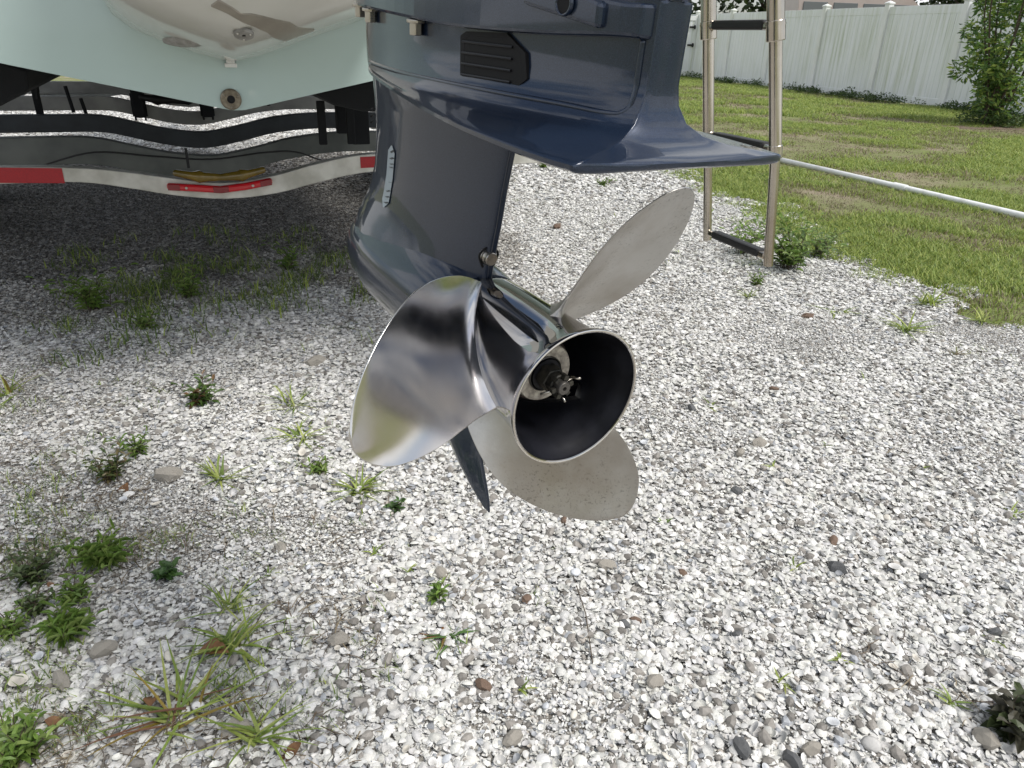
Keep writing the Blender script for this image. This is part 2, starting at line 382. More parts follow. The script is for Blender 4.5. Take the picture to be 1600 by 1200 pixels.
def gravel_cell(x, y, sc):
    eg = x-edge_n(x, y)
    if eg > .5 or (eg > 0 and rng.random() > .55*(1-eg/.5)**2): return
    z = .004+.006*fbm(x, y, 1.2, 2, 1)+.003
    if x < -6 and y < 5: return
    k = fbm(x, y, 2.2, 3, 8)+(.12 if x < -.3 else -.15)
    if sc > 1.1: i = rng.integers(0, 6)
    elif k > .40: i = 7+rng.integers(0, 2)
    elif k > .10: i = 5+rng.integers(0, 2)
    else: i = rng.integers(0, 5)
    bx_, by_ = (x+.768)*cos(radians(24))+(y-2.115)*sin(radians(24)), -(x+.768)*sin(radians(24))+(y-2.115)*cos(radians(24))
    dk_ = min(1, max(0, (1.75-abs(bx_+.1))/.5))*min(1, max(0, (by_-.45)/1.1))*min(1, max(0, (5.2-by_)/.6))+.25*k  # hull footprint mask for the shade painted into the shells
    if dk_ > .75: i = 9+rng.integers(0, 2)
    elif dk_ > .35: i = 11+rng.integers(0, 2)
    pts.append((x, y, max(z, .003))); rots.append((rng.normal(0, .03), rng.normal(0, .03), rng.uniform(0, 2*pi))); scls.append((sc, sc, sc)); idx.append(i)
def cells(x0, x1, y0, y1, st, sc):
    for y in np.arange(y0, y1, st):
        for x in np.arange(x0, x1, st):
            xx = x+rng.uniform(-.35, .35)*st; yy = y+rng.uniform(-.35, .35)*st
            if abs(xx) > 1.2+.85*max(yy, .0)+.3: continue
            gravel_cell(xx, yy, sc)
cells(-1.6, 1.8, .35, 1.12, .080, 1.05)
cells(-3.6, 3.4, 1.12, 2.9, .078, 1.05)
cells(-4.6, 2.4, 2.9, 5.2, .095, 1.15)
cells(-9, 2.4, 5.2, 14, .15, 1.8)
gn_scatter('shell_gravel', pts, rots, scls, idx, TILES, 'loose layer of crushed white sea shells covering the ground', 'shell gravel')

# the single larger shells: children of the gravel ground
def hero_shell(kind, ribs):
    seg = 22; rings = 4; vs = []; fs = []
    for lay, (sc, dz) in enumerate(((1, 0), (.94, -.07))):
        base = len(vs); vs.append((0, .30 if kind == 0 else .1, .40+dz))
        for i in range(1, rings+1):
            q = i/rings
            for k in range(seg):
                a = 2*pi*k/seg
                rr = (1-.22*max(0, sin(a))**3+.05*sin(2*a)) if kind == 0 else 1/sqrt(cos(a)**2+(sin(a)/.68)**2)
                rb = 1+ribs*.035*(1 if k % 2 else -1)*q
                off = (.30 if kind == 0 else .1)*(1-q)
                vs.append((rr*q*cos(a)*sc, rr*q*sin(a)*sc+off, .40*(1-q**2.1)*rb+dz*(1-q*.8)))
        for k in range(seg): fs.append((base, base+1+k, base+1+(k+1) % seg) if lay == 0 else (base, base+1+(k+1) % seg, base+1+k))
        for i in range(rings-1):
            for k in range(seg):
                k2 = (k+1) % seg; a = base+1+i*seg; f = (a+k, a+seg+k, a+seg+k2, a+k2); fs.append(f if lay == 0 else f[::-1])
    n0 = 1+(rings-1)*seg; n1 = n0+1+rings*seg
    for k in range(seg): fs.append((n0+k, n1+k, n1+(k+1) % seg, n0+(k+1) % seg))
    return vs, fs
HERO = []
for kd, rb in ((0, 1), (0, 0), (1, 0), (0, .6)):
    for cc in ((.74, .73, .71), (.66, .68, .71), (.72, .68, .60), (.56, .55, .53)):
        vs, fs = hero_shell(kd, rb); me = mesh('shell', vs, fs, MAT['shell'], smooth=True, cols=[(*[c*(1-.10*(i % 5 == 0))*(.62+.38*min(1, max(0, (hypot(vs[i][0], vs[i][1])-.25)/.6)) if i >= len(vs)//2 else 1) for c in cc], 1) for i in range(len(vs))], link=False).data; HERO.append(me)  # shading inside the cup painted into the inner layer's colour
cnt = 0
while cnt < 290:
    y = .6+1.35*rng.random()**1.3; x = rng.uniform(-1, 1)*(.2+.78*y)
    if x < -1.6: continue
    w_ = rng.choice(16, p=np.array([8, 3, 2, 2]*4)/60.)
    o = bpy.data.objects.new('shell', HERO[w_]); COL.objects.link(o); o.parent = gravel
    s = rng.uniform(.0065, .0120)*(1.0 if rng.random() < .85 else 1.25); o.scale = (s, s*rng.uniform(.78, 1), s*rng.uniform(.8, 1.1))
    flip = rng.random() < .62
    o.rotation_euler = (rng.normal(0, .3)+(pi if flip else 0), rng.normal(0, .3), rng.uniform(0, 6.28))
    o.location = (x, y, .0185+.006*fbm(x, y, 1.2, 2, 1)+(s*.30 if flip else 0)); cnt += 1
def stone_mesh(seed, flat=.65):
    bm = bmesh.new(); bmesh.ops.create_icosphere(bm, subdivisions=2, radius=1)
    for v in bm.verts:
        d = 1+.45*mnoise.noise(v.co*1.3+Vector((seed*5.1, 0, 0)))+.12*mnoise.noise(v.co*3.7+Vector((seed, 3, 1)))
        v.co = Vector((v.co.x*d*1.2, v.co.y*d*.9, v.co.z*d*flat))
    me = bpy.data.meshes.new('stone'); bm.to_mesh(me); bm.free(); return me
STM = []
for i in range(4):
    for nm in ('stone', 'stone_dark', 'stone_brown'):
        me = stone_mesh(i*3+len(nm)); me.materials.append(MAT[nm]); STM.append(me)
def stone(px, py, sz, mi, k=0):
    p = spot(px, py); o = bpy.data.objects.new('stone', STM[(k % 4)*3+mi]); COL.objects.link(o); o.parent = gravel
    o.location = (p.x, p.y, sz*.25+.012); o.scale = (sz, sz, sz); o.rotation_euler = (.1*k, .2, k*1.7)
for i, (px, py, sz, mi) in enumerate([(948, 893, .016, 0), (1065, 903, .010, 2), (530, 1010, .018, 0), (440, 865, .013, 0), (1022, 1075, .014, 0), (755, 1080, .014, 2), (800, 1165, .016, 0), (975, 985, .010, 1),
        (823, 945, .011, 2), (992, 978, .010, 2), (880, 822, .011, 2), (1150, 775, .013, 1), (1020, 880, .011, 1), (1550, 998, .012, 1), (1155, 1180, .017, 1), (1265, 1182, .015, 0), (1235, 1200, .016, 1),
        (165, 1028, .020, 0), (100, 1075, .017, 0), (495, 575, .03, 0), (1305, 898, .017, 1), (1300, 855, .014, 2), (1208, 615, .014, 2), (1155, 715, .016, 0), (1185, 700, .016, 0), (1080, 645, .014, 1),
        (265, 752, .03, 0), (1535, 1165, .018, 0), (370, 1150, .017, 0), (690, 905, .014, 0), (1150, 1000, .010, 1), (610, 940, .011, 0), (345, 745, .018, 0), (1440, 910, .008, 1), (1125, 585, .016, 1), (1260, 500, .02, 2), (870, 360, .03, 2)]):
    stone(px, py, sz, mi, i)

# ------------------------------------------------------------------ lawn
def grass_tile(n, rad, hmin, hmax, cols, wid=.0022):
    V = []; Fc = []; Cc = []
    for i in range(n):
        r = rad*sqrt(rng.random()); a = rng.uniform(0, 2*pi); x, y = r*cos(a), r*sin(a)
        h = rng.uniform(hmin, hmax); d = rng.uniform(0, 2*pi); lean = rng.uniform(.25, 1.15)*h; w = wid*rng.uniform(.7, 1.3)
        dx, dy = cos(d), sin(d); nx, ny = -dy, dx; n0 = len(V)
        for q, ww in ((0, 1), (.5, .85), (1, .06)):
            px, py, pz = x+dx*lean*q**1.7, y+dy*lean*q**1.7, h*(q-.22*q*q)
            V += [(px+nx*w*ww, py+ny*w*ww, pz), (px-nx*w*ww, py-ny*w*ww, pz)]
        Fc += [(n0, n0+1, n0+3, n0+2), (n0+2, n0+3, n0+5, n0+4)]
        c = cols[rng.integers(0, len(cols))]; v = rng.uniform(.8, 1.2); Cc += [(c[0]*v, c[1]*v, c[2]*v, 1)]*6
    return mesh('g', V, Fc, MAT['blade_g'], cols=Cc, link=False)
GREEN = [(.34, .42, .09), (.25, .34, .07), (.42, .47, .13), (.18, .26, .055)]
DRY = [(.30, .25, .16), (.22, .18, .12), (.20, .23, .07), (.36, .31, .21)]
GT = [grass_tile(150, .11, .02, .05, GREEN) for _ in range(3)]+[grass_tile(95, .11, .015, .04, GREEN[:2]+DRY[:3]) for _ in range(2)]+[grass_tile(60, .11, .006, .02, DRY) for _ in range(2)]
pts = []; rots = []; scls = []; idx = []
def lawn(x0, x1, y0, y1, st, sc):
    for y in np.arange(y0, y1, st):
        for x in np.arange(x0, x1, st):
            xx = x+rng.uniform(-.4, .4)*st; yy = y+rng.uniform(-.4, .4)*st
            if abs(xx) > 1.0+.80*yy: continue
            e = xx-edge_n(xx, yy)
            if e < -.02: 
                if e < -.7 or rng.random() > .42*(1+e/.7)**2: continue
            if xx > 8.25-.277*(yy-15.0)-.12: continue
            k = fbm(xx, yy, .9, 4, 21)+(.25 if e < .15 else 0)
            d = hypot(xx-6.7, (yy-11.1)*1.0)
            if d < 1.3 and rng.random() < 1.4-d: k = .9
            if k > .22: i = 5+rng.integers(0, 2)
            elif k > .0: i = 3+rng.integers(0, 2)
            else: i = rng.integers(0, 3)
            if k > .22 and rng.random() < .45: continue
            s = sc*rng.uniform(.8, 1.2)*(1 if e > -.02 else rng.uniform(.35, .8))
            pts.append((xx, yy, 0.0)); rots.append((0, 0, rng.uniform(0, 6.28))); scls.append((s, s, s*(1 if sc < 1.3 else .8))); idx.append(i)
lawn(1.2, 5.5, 1.5, 6.2, .10, 1.0)
lawn(.8, 9.0, 6.2, 12, .16, 1.4)
lawn(-1, 9.0, 12, 26, .26, 2.2)
lawn(-14, -4, 14.2, 22, .5, 3)
gn_scatter('lawn_grass', pts, rots, scls, idx, GT, 'patchy green and straw coloured lawn grass between gravel and fence', 'grass')

# ------------------------------------------------------------------ fence
fd = Vector((-2.8, 10.1, 0)).normalized(); fn = Vector((-fd.y, fd.x, 0))*-1; fn = Vector((-fd.y, fd.x, 0))
if fn.x > 0: fn = -fn                                     # towards the yard
F0 = Vector((8.12, 15.3, 0))
fence = empty('vinyl_fence', F0, Matrix((fd, Vector((0, 0, 1)).cross(fd), Vector((0, 0, 1)))).transposed())
tag(fence, 'long white vinyl privacy fence with green algae streaks behind the lawn', 'fence')
# local X runs away from the camera along the fence, local Y is to its left
SP = 2.09
for i in range(-5, 7):
    x = i*SP
    MB().box((x, 0, .93), (.127, .127, 1.86)).build('post', MAT['vinyl_clean'], fence, bevel=.008)
    cp = MB().box((x, 0, 1.872), (.150, .150, .024)); a = .075
    cp.add([(x-a, -a, 1.884), (x+a, -a, 1.884), (x+a, a, 1.884), (x-a, a, 1.884), (x, 0, 1.925)], [(0, 1, 4), (1, 2, 4), (2, 3, 4), (3, 0, 4)])
    cp.build('post_cap', MAT['vinyl_clean'], fence)
    if i < 6:
        L = SP-.127; xc = x+SP/2
        MB().box((xc, 0, 1.735), (L, .045, .15)).build('rail', MAT['vinyl'], fence, bevel=.004)
        MB().box((xc, 0, .10), (L, .045, .14)).build('rail', MAT['vinyl'], fence, bevel=.004)
        nb = 13; bw = L/nb; prof = []
        for k in range(nb):
            a0 = xc-L/2+k*bw; prof += [(a0+.001, .009), (a0+.007, .018), (a0+bw-.007, .018), (a0+bw-.001, .009)]
        vs = []; 
        for (xx, yy) in prof:
            for z in (.17, 1.66): vs += [(xx, yy, z), (xx, -yy, z)]
        fs = []
        for k in range(len(prof)-1): fs += [(4*k, 4*k+4, 4*k+6, 4*k+2), (4*k+1, 4*k+3, 4*k+7, 4*k+5)]
        mesh('panel', vs, fs, MAT['vinyl'], fence)
# gate at the far end, square to the fence
gp = F0+fd*(5*SP)
gate = empty('vinyl_gate', gp+Vector((-.75, -.15, 0)), rot_z(radians(8)))
tag(gate, 'short white vinyl gate with dark hinges at the far end of the fence', 'gate')
for k in range(9): MB().box((-.60+k*.15, 0, .92), (.147, .03, 1.45)).build('board', MAT['vinyl'], gate)
for z in (1.69, .14): MB().box((0, -.005, z), (1.36, .055, .12)).build('rail', MAT['vinyl_clean'], gate, bevel=.005)
for z in (1.45, .95):
    h = MB().box((.60, -.045, z), (.20, .02, .05)); h.box((.66, -.06, z), (.05, .03, .11)); h.build('hinge', MAT['black_plastic'], gate)
for x in (-.70, .70): MB().box((x, 0, .9), (.06, .06, 1.75)).build('gate_stile', MAT['vinyl_clean'], gate, bevel=.006)

# ------------------------------------------------------------------ trees, van behind the fence
def leaf_cloud(centers, n, size, cols, droop=.3, aspect=.42):
    V = []; Fc = []; Cc = []
    cs = [Vector(c[:3]) for c in centers]; rs = [c[3] for c in centers]; zs = [c[4] if len(c) > 4 else c[3] for c in centers]
    wts = np.array([r*r for r in rs]); wts /= wts.sum()
    pick = rng.choice(len(cs), n, p=wts)
    for i in range(n):
        k = pick[i]; d = rng.normal(size=3); d /= np.linalg.norm(d); q = rng.random()**.45
        p = cs[k]+Vector((d[0]*rs[k]*q, d[1]*rs[k]*q, d[2]*zs[k]*q))
        a = Vector(rng.normal(size=3)); a.z = a.z*.5-droop; a = (a.normalized()+Vector(d)*.5).normalized()
        b_ = a.cross(Vector(rng.normal(size=3))).normalized(); s = size*rng.uniform(.6, 1.3); nrm = a.cross(b_)*s*.12
        n0 = len(V); V += [p, p+a*s*.5+b_*s*aspect*.5+nrm, p+a*s, p+a*s*.5-b_*s*aspect*.5+nrm]
        Fc += [(n0, n0+1, n0+2), (n0, n0+2, n0+3)]
        c = cols[rng.integers(0, len(cols))]; v = rng.uniform(.75, 1.25); Cc += [(c[0]*v, c[1]*v, c[2]*v, 1)]*4
    return V, Fc, Cc
DARKL = [(.045, .075, .025), (.06, .10, .03), (.035, .06, .022), (.08, .12, .035)]
TL = ['dark leafy tree behind the far gate left of the ladder', 'dense dark tree behind the fence between the ladder rails', 'broad dark tree directly behind the tan van',
      'tall dark tree behind the fence just right of the van', 'dark tree behind the fence above its sixth panel', 'dark tree beyond the fence above the garden shrub', 'dark tree at the right end beyond the fence']
for i, (x, y, w_, h) in enumerate([(5.6, 38, 3.4, 7.5), (10.5, 36, 3.8, 9), (15.5, 38, 3.6, 8), (19.5, 34, 3.4, 8.5), (21, 29, 3.2, 7.5), (20.5, 23, 3, 7), (19.5, 17.5, 3, 7.5)]):
    t_ = empty('broadleaf_tree', (x, y, 0)); tag(t_, TL[i], 'tree', 'dark trees beyond the fence')
    b_ = MB().tube([(0, 0, 0), (.05, 0, 1.2), (-.05, .1, 3), (0, 0, h*.7)], [.2, .16, .11, .04], 8)
    for k in range(5):
        a = k*1.3+i; b_.tube([(0, 0, 1.3+.5*k), (w_*.3*cos(a), w_*.3*sin(a), 2.2+.6*k), (w_*.6*cos(a), w_*.6*sin(a), 3+.75*k)], [.07, .05, .02], 6)
    b_.build('trunk', MAT['bark'], t_, smooth=True)
    cs = [(rng.uniform(-.6, .6)*w_, rng.uniform(-.5, .5)*w_, rng.uniform(.16, .85)*h, rng.uniform(.28, .5)*w_) for _ in range(14)]+[(k*w_*.45-w_*.9, 0, 1.5, w_*.38) for k in range(5)]
    V, Fc, Cc = leaf_cloud(cs, 5200, .34, DARKL, .2, .6)
    mesh('crown', V, Fc, MAT['leaf'], t_, cols=Cc)
# van
van = empty('camper_van', (10.9, 27.6, 0), rot_z(radians(6))); van.scale = (1, 1, 1.13)
tag(van, 'tan van with a roof rack parked behind the white fence', 'van')
MAT['van'] = simple('van_paint', (.36, .30, .27), .35, 0, (.32, .27, .24), 2, coat=.6)
MAT['glass'] = simple('dark_glass', (.10, .11, .11), .08)
sec = [(-2.35, .45, 1.0), (-2.3, .35, 2.16), (-1.9, .35, 2.24), (1.5, .35, 2.24), (1.9, .35, 2.0), (2.35, .35, 1.25), (2.9, .4, 1.1), (2.95, .5, .9)]
rings = []
for x, z0, z1 in sec:
    rings.append([(x, -.95, z0), (x, -.97, (z0+z1)*.5), (x, -.84, z1-.05), (x, -.7, z1), (x, .7, z1), (x, .84, z1-.05), (x, .97, (z0+z1)*.5), (x, .95, z0)])
MB().loft(rings).build('body', MAT['van'], van, auto=40)
for x in (-1.75, -.75, .25, 1.15):
    wn = MB().add([(x-.42, -.955, 1.62), (x+.42, -.955, 1.62), (x+.40, -.885, 2.05), (x-.40, -.885, 2.05), (x-.42, -.90, 1.62), (x+.42, -.90, 1.62), (x+.40, -.84, 2.05), (x-.40, -.84, 2.05)], [(0, 1, 2, 3), (4, 7, 6, 5), (0, 4, 5, 1), (1, 5, 6, 2), (2, 6, 7, 3), (3, 7, 4, 0)])
    wn.build('window', MAT['glass'], van, bevel=.01)
for x in (-1.6, 1.9):
    for s in (-1, 1): MB().tube([(x, s*.72, .34), (x, s*.96, .34)], .34, 20).build('wheel', MAT['rubber'], van, bevel=.03)
rk = MB()
for s in (-1, 1): rk.tube([(-2.0, s*.72, 2.38), (1.4, s*.72, 2.38)], .022, 6)
for x in (-1.9, -1.1, -.3, .5, 1.3): rk.tube([(x, -.72, 2.38), (x, .72, 2.38)], .018, 6); rk.tube([(x, -.72, 2.2), (x, -.72, 2.38)], .018, 6); rk.tube([(x, .72, 2.2), (x, .72, 2.38)], .018, 6)
rk.build('roof_rack', MAT['black_plastic'], van)

# ------------------------------------------------------------------ shrub by the fence
sp = spot(1543, 196); sh = empty('garden_shrub', (sp.x, sp.y, 0))
tag(sh, 'leafy green shrub tied to dark stakes in bare mulch by the fence', 'shrub')
b_ = MB()
for k in range(9):
    a = k*.7; q = .12+.05*(k % 3); b_.tube([(.03*cos(a), .03*sin(a), 0), (q*1.2*cos(a), q*1.2*sin(a), .7), (q*2.6*cos(a), q*2.6*sin(a), 1.5), (q*3.2*cos(a), q*3.2*sin(a), 2.0+.1*(k % 3))], [.022, .016, .011, .005], 6)
b_.build('stems', MAT['stem'], sh)
cs = []
for k in range(64):
    z = rng.uniform(.12, 2.4); rr = .26+.34*min(1, z/.8); a = rng.uniform(0, 6.28); q = rr*sqrt(rng.random()); cs.append((q*cos(a), q*sin(a), z, rng.uniform(.12, .20)))
V, Fc, Cc = leaf_cloud(cs, 6500, .10, [(.18, .31, .07), (.12, .23, .06), (.25, .38, .08), (.08, .15, .045), (.32, .40, .08)], .25, .34)
mesh('foliage', V, Fc, MAT['leaf'], sh, cols=Cc)
for (x0, x1) in ((-.14, .02), (.10, .52)):
    MB().tube([(x0, -.1, 0), (x1, -.15, 2.35)], .014, 8).build('stake', MAT['stem'], sh)
V = [(0, 0, .012)]+[((1.5+.3*sin(3*a+1))*cos(a)*1.0, (.62+.12*sin(5*a))*sin(a), .004) for a in np.linspace(0, 2*pi, 32, endpoint=False)]
mu = mesh('mulch_bed', V, [(0, 1+k, 1+(k+1) % 32) for k in range(32)], MAT['mulch']); mu.location = (sp.x+.25, sp.y-.1, 0)
tag(mu, 'brown mulch bed', 'mulch', kind='structure')
# low weeds along the foot of the fence
cs = []
for k in range(150):
    s_ = rng.uniform(-4, 11.5); p = F0+fd*s_+fn*rng.uniform(.08, .4); hh = rng.uniform(.05, .14)
    cs.append((p.x, p.y, hh*.6, rng.uniform(.08, .2), hh))
for k in range(26):
    a = rng.uniform(0, 6.28); cs.append((sp.x+.5*cos(a)*rng.random()**.5+.1, sp.y+.4*sin(a)*rng.random()**.5, .09, .12, .1))
V, Fc, Cc = leaf_cloud(cs, 9000, .055, [(.07, .12, .03), (.10, .16, .04), (.05, .09, .03)], -.2, .45)
tag(mesh('fence_weeds', V, Fc, MAT['leaf'], cols=Cc), 'low dark weeds growing along the foot of the fence', 'weeds', kind='stuff')

# ------------------------------------------------------------------ pvc pipe on the lawn
pA = spot(1215, 254); pB = spot(1405, 299); pC = spot(1640, 355)
pp = MB(); pp.tube([(pA.x, pA.y, .03), (pB.x, pB.y, .032), (pC.x, pC.y, .03), (pC.x+.35, pC.y-1.2, .03)], .023, 14)
pipe = pp.build('pvc_pipe', MAT['pvc'], smooth=True); tag(pipe, 'long white plastic pipe lying across the grass', 'pipe')
dvec = (pB-pA).normalized(); MB().tube([(pB.x-dvec.x*.06, pB.y-dvec.y*.06, .032), (pB.x+dvec.x*.06, pB.y+dvec.y*.06, .032)], .028, 14).build('coupling', MAT['pvc'], pipe, auto=40)

# ------------------------------------------------------------------ boat
BO = Vector((-.768, 2.115, 0)); BR = rot_z(radians(24))
boat = empty('boat', BO, BR); tag(boat, 'aqua hulled motor boat seen from its stern, sitting on a trailer', 'boat')
def hull_sec(y):
    q = max(0, (y-2.2)/3.8); q = min(q, 1); w = 1.0-q**1.9; w = max(w, .015)
    kz = .80+.55*q**2.5; cz = 1.05+.30*q**1.5; gz = 1.78+.12*q
    cw = 1.12*w; gw = 1.26*(1-q**2.6); gw = max(gw, .02)
    half = [(0, kz), (.02, kz+.001), (cw*.45, kz+(cz-kz)*.42), (cw*.97, cz-.004), (cw, cz), (cw+.03*w, cz+.02), (gw*.985+.0, (cz+gz)*.5), (gw, gz)]
    return [(-x, y, z) for x, z in half[::-1]]+[(x, y, z) for x, z in half[1:]]
rings = [hull_sec(y) for y in (0, .6, 1.4, 2.2, 3, 3.8, 4.6, 5.2, 5.7, 6.0)]
h = MB(); h.loft(rings, closed=False); ho = h.build('hull', MAT['aqua'], boat, auto=40); ho.data.materials.append(MAT['bottom_paint'])
for pl in ho.data.polygons:
    if abs(pl.normal.z) > .7: pl.material_index = 1
tr = MB(); s0 = hull_sec(0); n = len(s0)
# transom plate 3 mm proud of the hull end
tr.add([(x, -.012, z) for x, y, z in s0], [tuple(range(n))]); tr.add([(x, -.0, z) for x, y, z in s0]+[(x, -.012, z) for x, y, z in s0], [(k, k+1, k+1+n, k+n) for k in range(n-1)])
tr.build('transom', MAT['aqua'], boat, bevel=.004)
dk = MB(); dk.add([s for y in (0, 1.4, 3, 4.6, 5.7) for s in ((hull_sec(y)[0][0], y, hull_sec(y)[0][2]-.03), (hull_sec(y)[-1][0], y, hull_sec(y)[-1][2]-.03))], [(2*k, 2*k+1, 2*k+3, 2*k+2) for k in range(4)])
dk.build('deck', MAT['cream'], boat)
# stern bracket: hull extension aft of the transom, its V bottom rising towards the motor
bh = [(0, .918), (.08, .938), (.163, .966), (.225, .992), (.262, 1.022), (.280, 1.06), (.292, 1.30), (.30, 1.55)]
bh2 = [(0, .918), (.08, .938), (.163, .966), (.225, .988), (.30, 1.012), (.40, 1.05), (.46, 1.30), (.47, 1.55)]
def brk(y, rise, nar=1): return [(-x*nar, y, z+rise) for x, z in bh[::-1]]+[(x*nar, y, z+rise) for x, z in bh2[1:]]
bk = MB(); R_ = [brk(-.012, 0), brk(-.12, .012), brk(-.30, .05), brk(-.42, .11, .98), brk(-.46, .17, .95)]; R_ = [[(x, y, min(z, 1.55)) for x, y, z in r] for r in R_]
bk.loft(R_, closed=False); nn = len(R_[-1]); bk.add(R_[-1], [tuple(range(nn))]); bk.add([R_[0][0], R_[0][-1], R_[-1][-1], R_[-1][0]], [(0, 1, 2, 3)])
bk.build('stern_bracket', MAT['cream'], boat, auto=60)
# fittings
def disc_fit(name, x, y, z, r, nrm, mat, hole=.38):
    M3 = Vector(nrm).to_track_quat('Y', 'Z').to_matrix()
    m_ = MB().lathe([(0, r), (.004, r*.98), (.006, r*.85), (.005, r*.5), (.0055, r*hole), (-.02, r*hole*.95)], 32); m_.v = [Vector((x, y, z))+M3@v for v in m_.v]
    o = m_.build(name, mat, boat, auto=35)
    hd = MB().lathe([(.0028, 0.0), (.0028, r*hole)], 16); hd.v = [Vector((x, y, z))+M3@v for v in hd.v]; hd.build('opening', MAT['deep'], o)
    for k in range(3):
        a = k*2.1+.6; s_ = MB().lathe([(.0062, 0), (.0082, r*.07), (.006, r*.12)], 8); s_.v = [Vector((x, y, z))+M3@(v+Vector((cos(a)*r*.7, 0, sin(a)*r*.7))) for v in s_.v]; s_.build('screw', MAT['bolt_steel'], o)
disc_fit('drain_plug', -.013, -.014, .828, .027, (0, -1, 0), MAT['bronze'])
disc_fit('drain_plug', .009, -.345, .990, .022, (-.05, -.50, -.85), MAT['grey_anode'], .2)
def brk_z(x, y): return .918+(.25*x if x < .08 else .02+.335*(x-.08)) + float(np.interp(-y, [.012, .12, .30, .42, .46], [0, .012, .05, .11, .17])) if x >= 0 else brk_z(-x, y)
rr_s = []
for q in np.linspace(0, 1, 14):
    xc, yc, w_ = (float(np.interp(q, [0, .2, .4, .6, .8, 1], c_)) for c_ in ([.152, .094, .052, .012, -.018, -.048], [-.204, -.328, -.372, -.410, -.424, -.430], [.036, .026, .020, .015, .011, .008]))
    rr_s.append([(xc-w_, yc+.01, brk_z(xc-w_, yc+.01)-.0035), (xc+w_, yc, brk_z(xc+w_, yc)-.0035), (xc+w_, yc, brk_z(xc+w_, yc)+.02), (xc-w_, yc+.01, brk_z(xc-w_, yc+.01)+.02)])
MB().loft(rr_s).build('strake', MAT['taupe'], boat, auto=40)  # shadow band on the bracket underside, added as a thin brown strip
an = MB().lathe([(0, .05), (.006, .048), (.010, .03), (.011, 0)], 24); M3 = Vector((-.2, -.35, -.85)).to_track_quat('Y', 'Z').to_matrix(); M4 = rot_z(radians(-8))
an.v = [Vector((-.114, -.155, .969))+M3@Vector((v.x, v.y, v.z*.42)) for v in an.v]; an.build('anode', MAT['grey_anode'], boat, smooth=True)
cl = MB().box((-.004, -.026, .912), (.030, .024, .010)); cl.box((-.004, -.026, .922), (.020, .02, .012)); cl.box((-.004, -.024, .935), (.010, .014, .014)); cl.build('transducer_clip', MAT['white_plastic'], boat, bevel=.002)
# swim platform above the ladder
for sx in (1,): MB().box((sx*.98, -.42, 1.50), (.62, .80, .05)).build('swim_platform', MAT['cream'], boat, bevel=.02)

# ------------------------------------------------------------------ trailer
trl = empty('boat_trailer', BO, BR); tag(trl, 'aluminium boat trailer with curved cross beams under the aqua hull', 'trailer')
def beam(name, y, zt, zb, mat, dy=.05, xs=(-1.22, -.68, -.47, -.33, -.19, -.03, .14, .28, .46, .7, 1.22), chan=True):
    T = crom([(x, 0, z) for x, z in zip(xs, zt)], 4); B_ = crom([(x, 0, z) for x, z in zip(xs, zb)], 4)
    rings = [[(a.x, y, b_.z), (a.x, y, a.z), (a.x, y+dy, a.z), (a.x, y+dy, b_.z)] for a, b_ in zip(T, B_)]
    o = MB().loft(rings).build(name, mat, trl, bevel=.003); return o
b1 = beam('rear_beam', .576, (.584, .583, .574, .556, .530, .508, .527, .560, .590, .59, .584), (.533, .532, .528, .503, .472, .453, .464, .494, .525, .533, .538), MAT['alu'])
zt = (.612, .612, .609, .578, .545, .530, .560, .592, .611, .612, .612)
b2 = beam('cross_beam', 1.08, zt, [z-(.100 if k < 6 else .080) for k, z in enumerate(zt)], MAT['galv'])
b3 = beam('cross_beam', 1.78, [z+.013 for z in zt], [z-.062 for z in zt], MAT['beam_black'])
b4 = beam('cross_beam', 2.6, [z+.03 for z in zt], [z-.042 for z in zt], MAT['galv_grey'])
b5 = beam('cross_beam', 3.6, [z+.045 for z in zt], [z-.03 for z in zt], MAT['galv_grey'])
for s in (-1, 1):
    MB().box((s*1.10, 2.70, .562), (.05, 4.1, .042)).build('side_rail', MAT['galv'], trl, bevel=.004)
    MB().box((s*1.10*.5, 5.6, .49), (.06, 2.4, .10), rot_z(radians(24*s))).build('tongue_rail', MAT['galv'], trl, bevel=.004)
    for y in (2.3, 3.15):
        wl = MB().tube([(s*1.24, y, .33), (s*1.45, y, .33)], .33, 28).build('wheel', MAT['rubber'], trl, bevel=.03)
        MB().tube([(s*1.452, y, .33), (s*1.46, y, .33)], .19, 20).build('rim', MAT['galv'], wl)
    fd_ = [(s*1.22, 2.72+.95*cos(a), .33+.42*sin(a)) for a in np.linspace(0, pi, 14)]
    MB().loft([[(x, y, z), (x+s*.27, y, z), (x+s*.27, y*1.0, z+.01), (x, y, z+.01)] for x, y, z in fd_]).build('fender', MAT['alu'], trl)
MB().box((0, 6.9, .5), (.08, 1.4, .09)).build('tongue', MAT['galv'], trl)
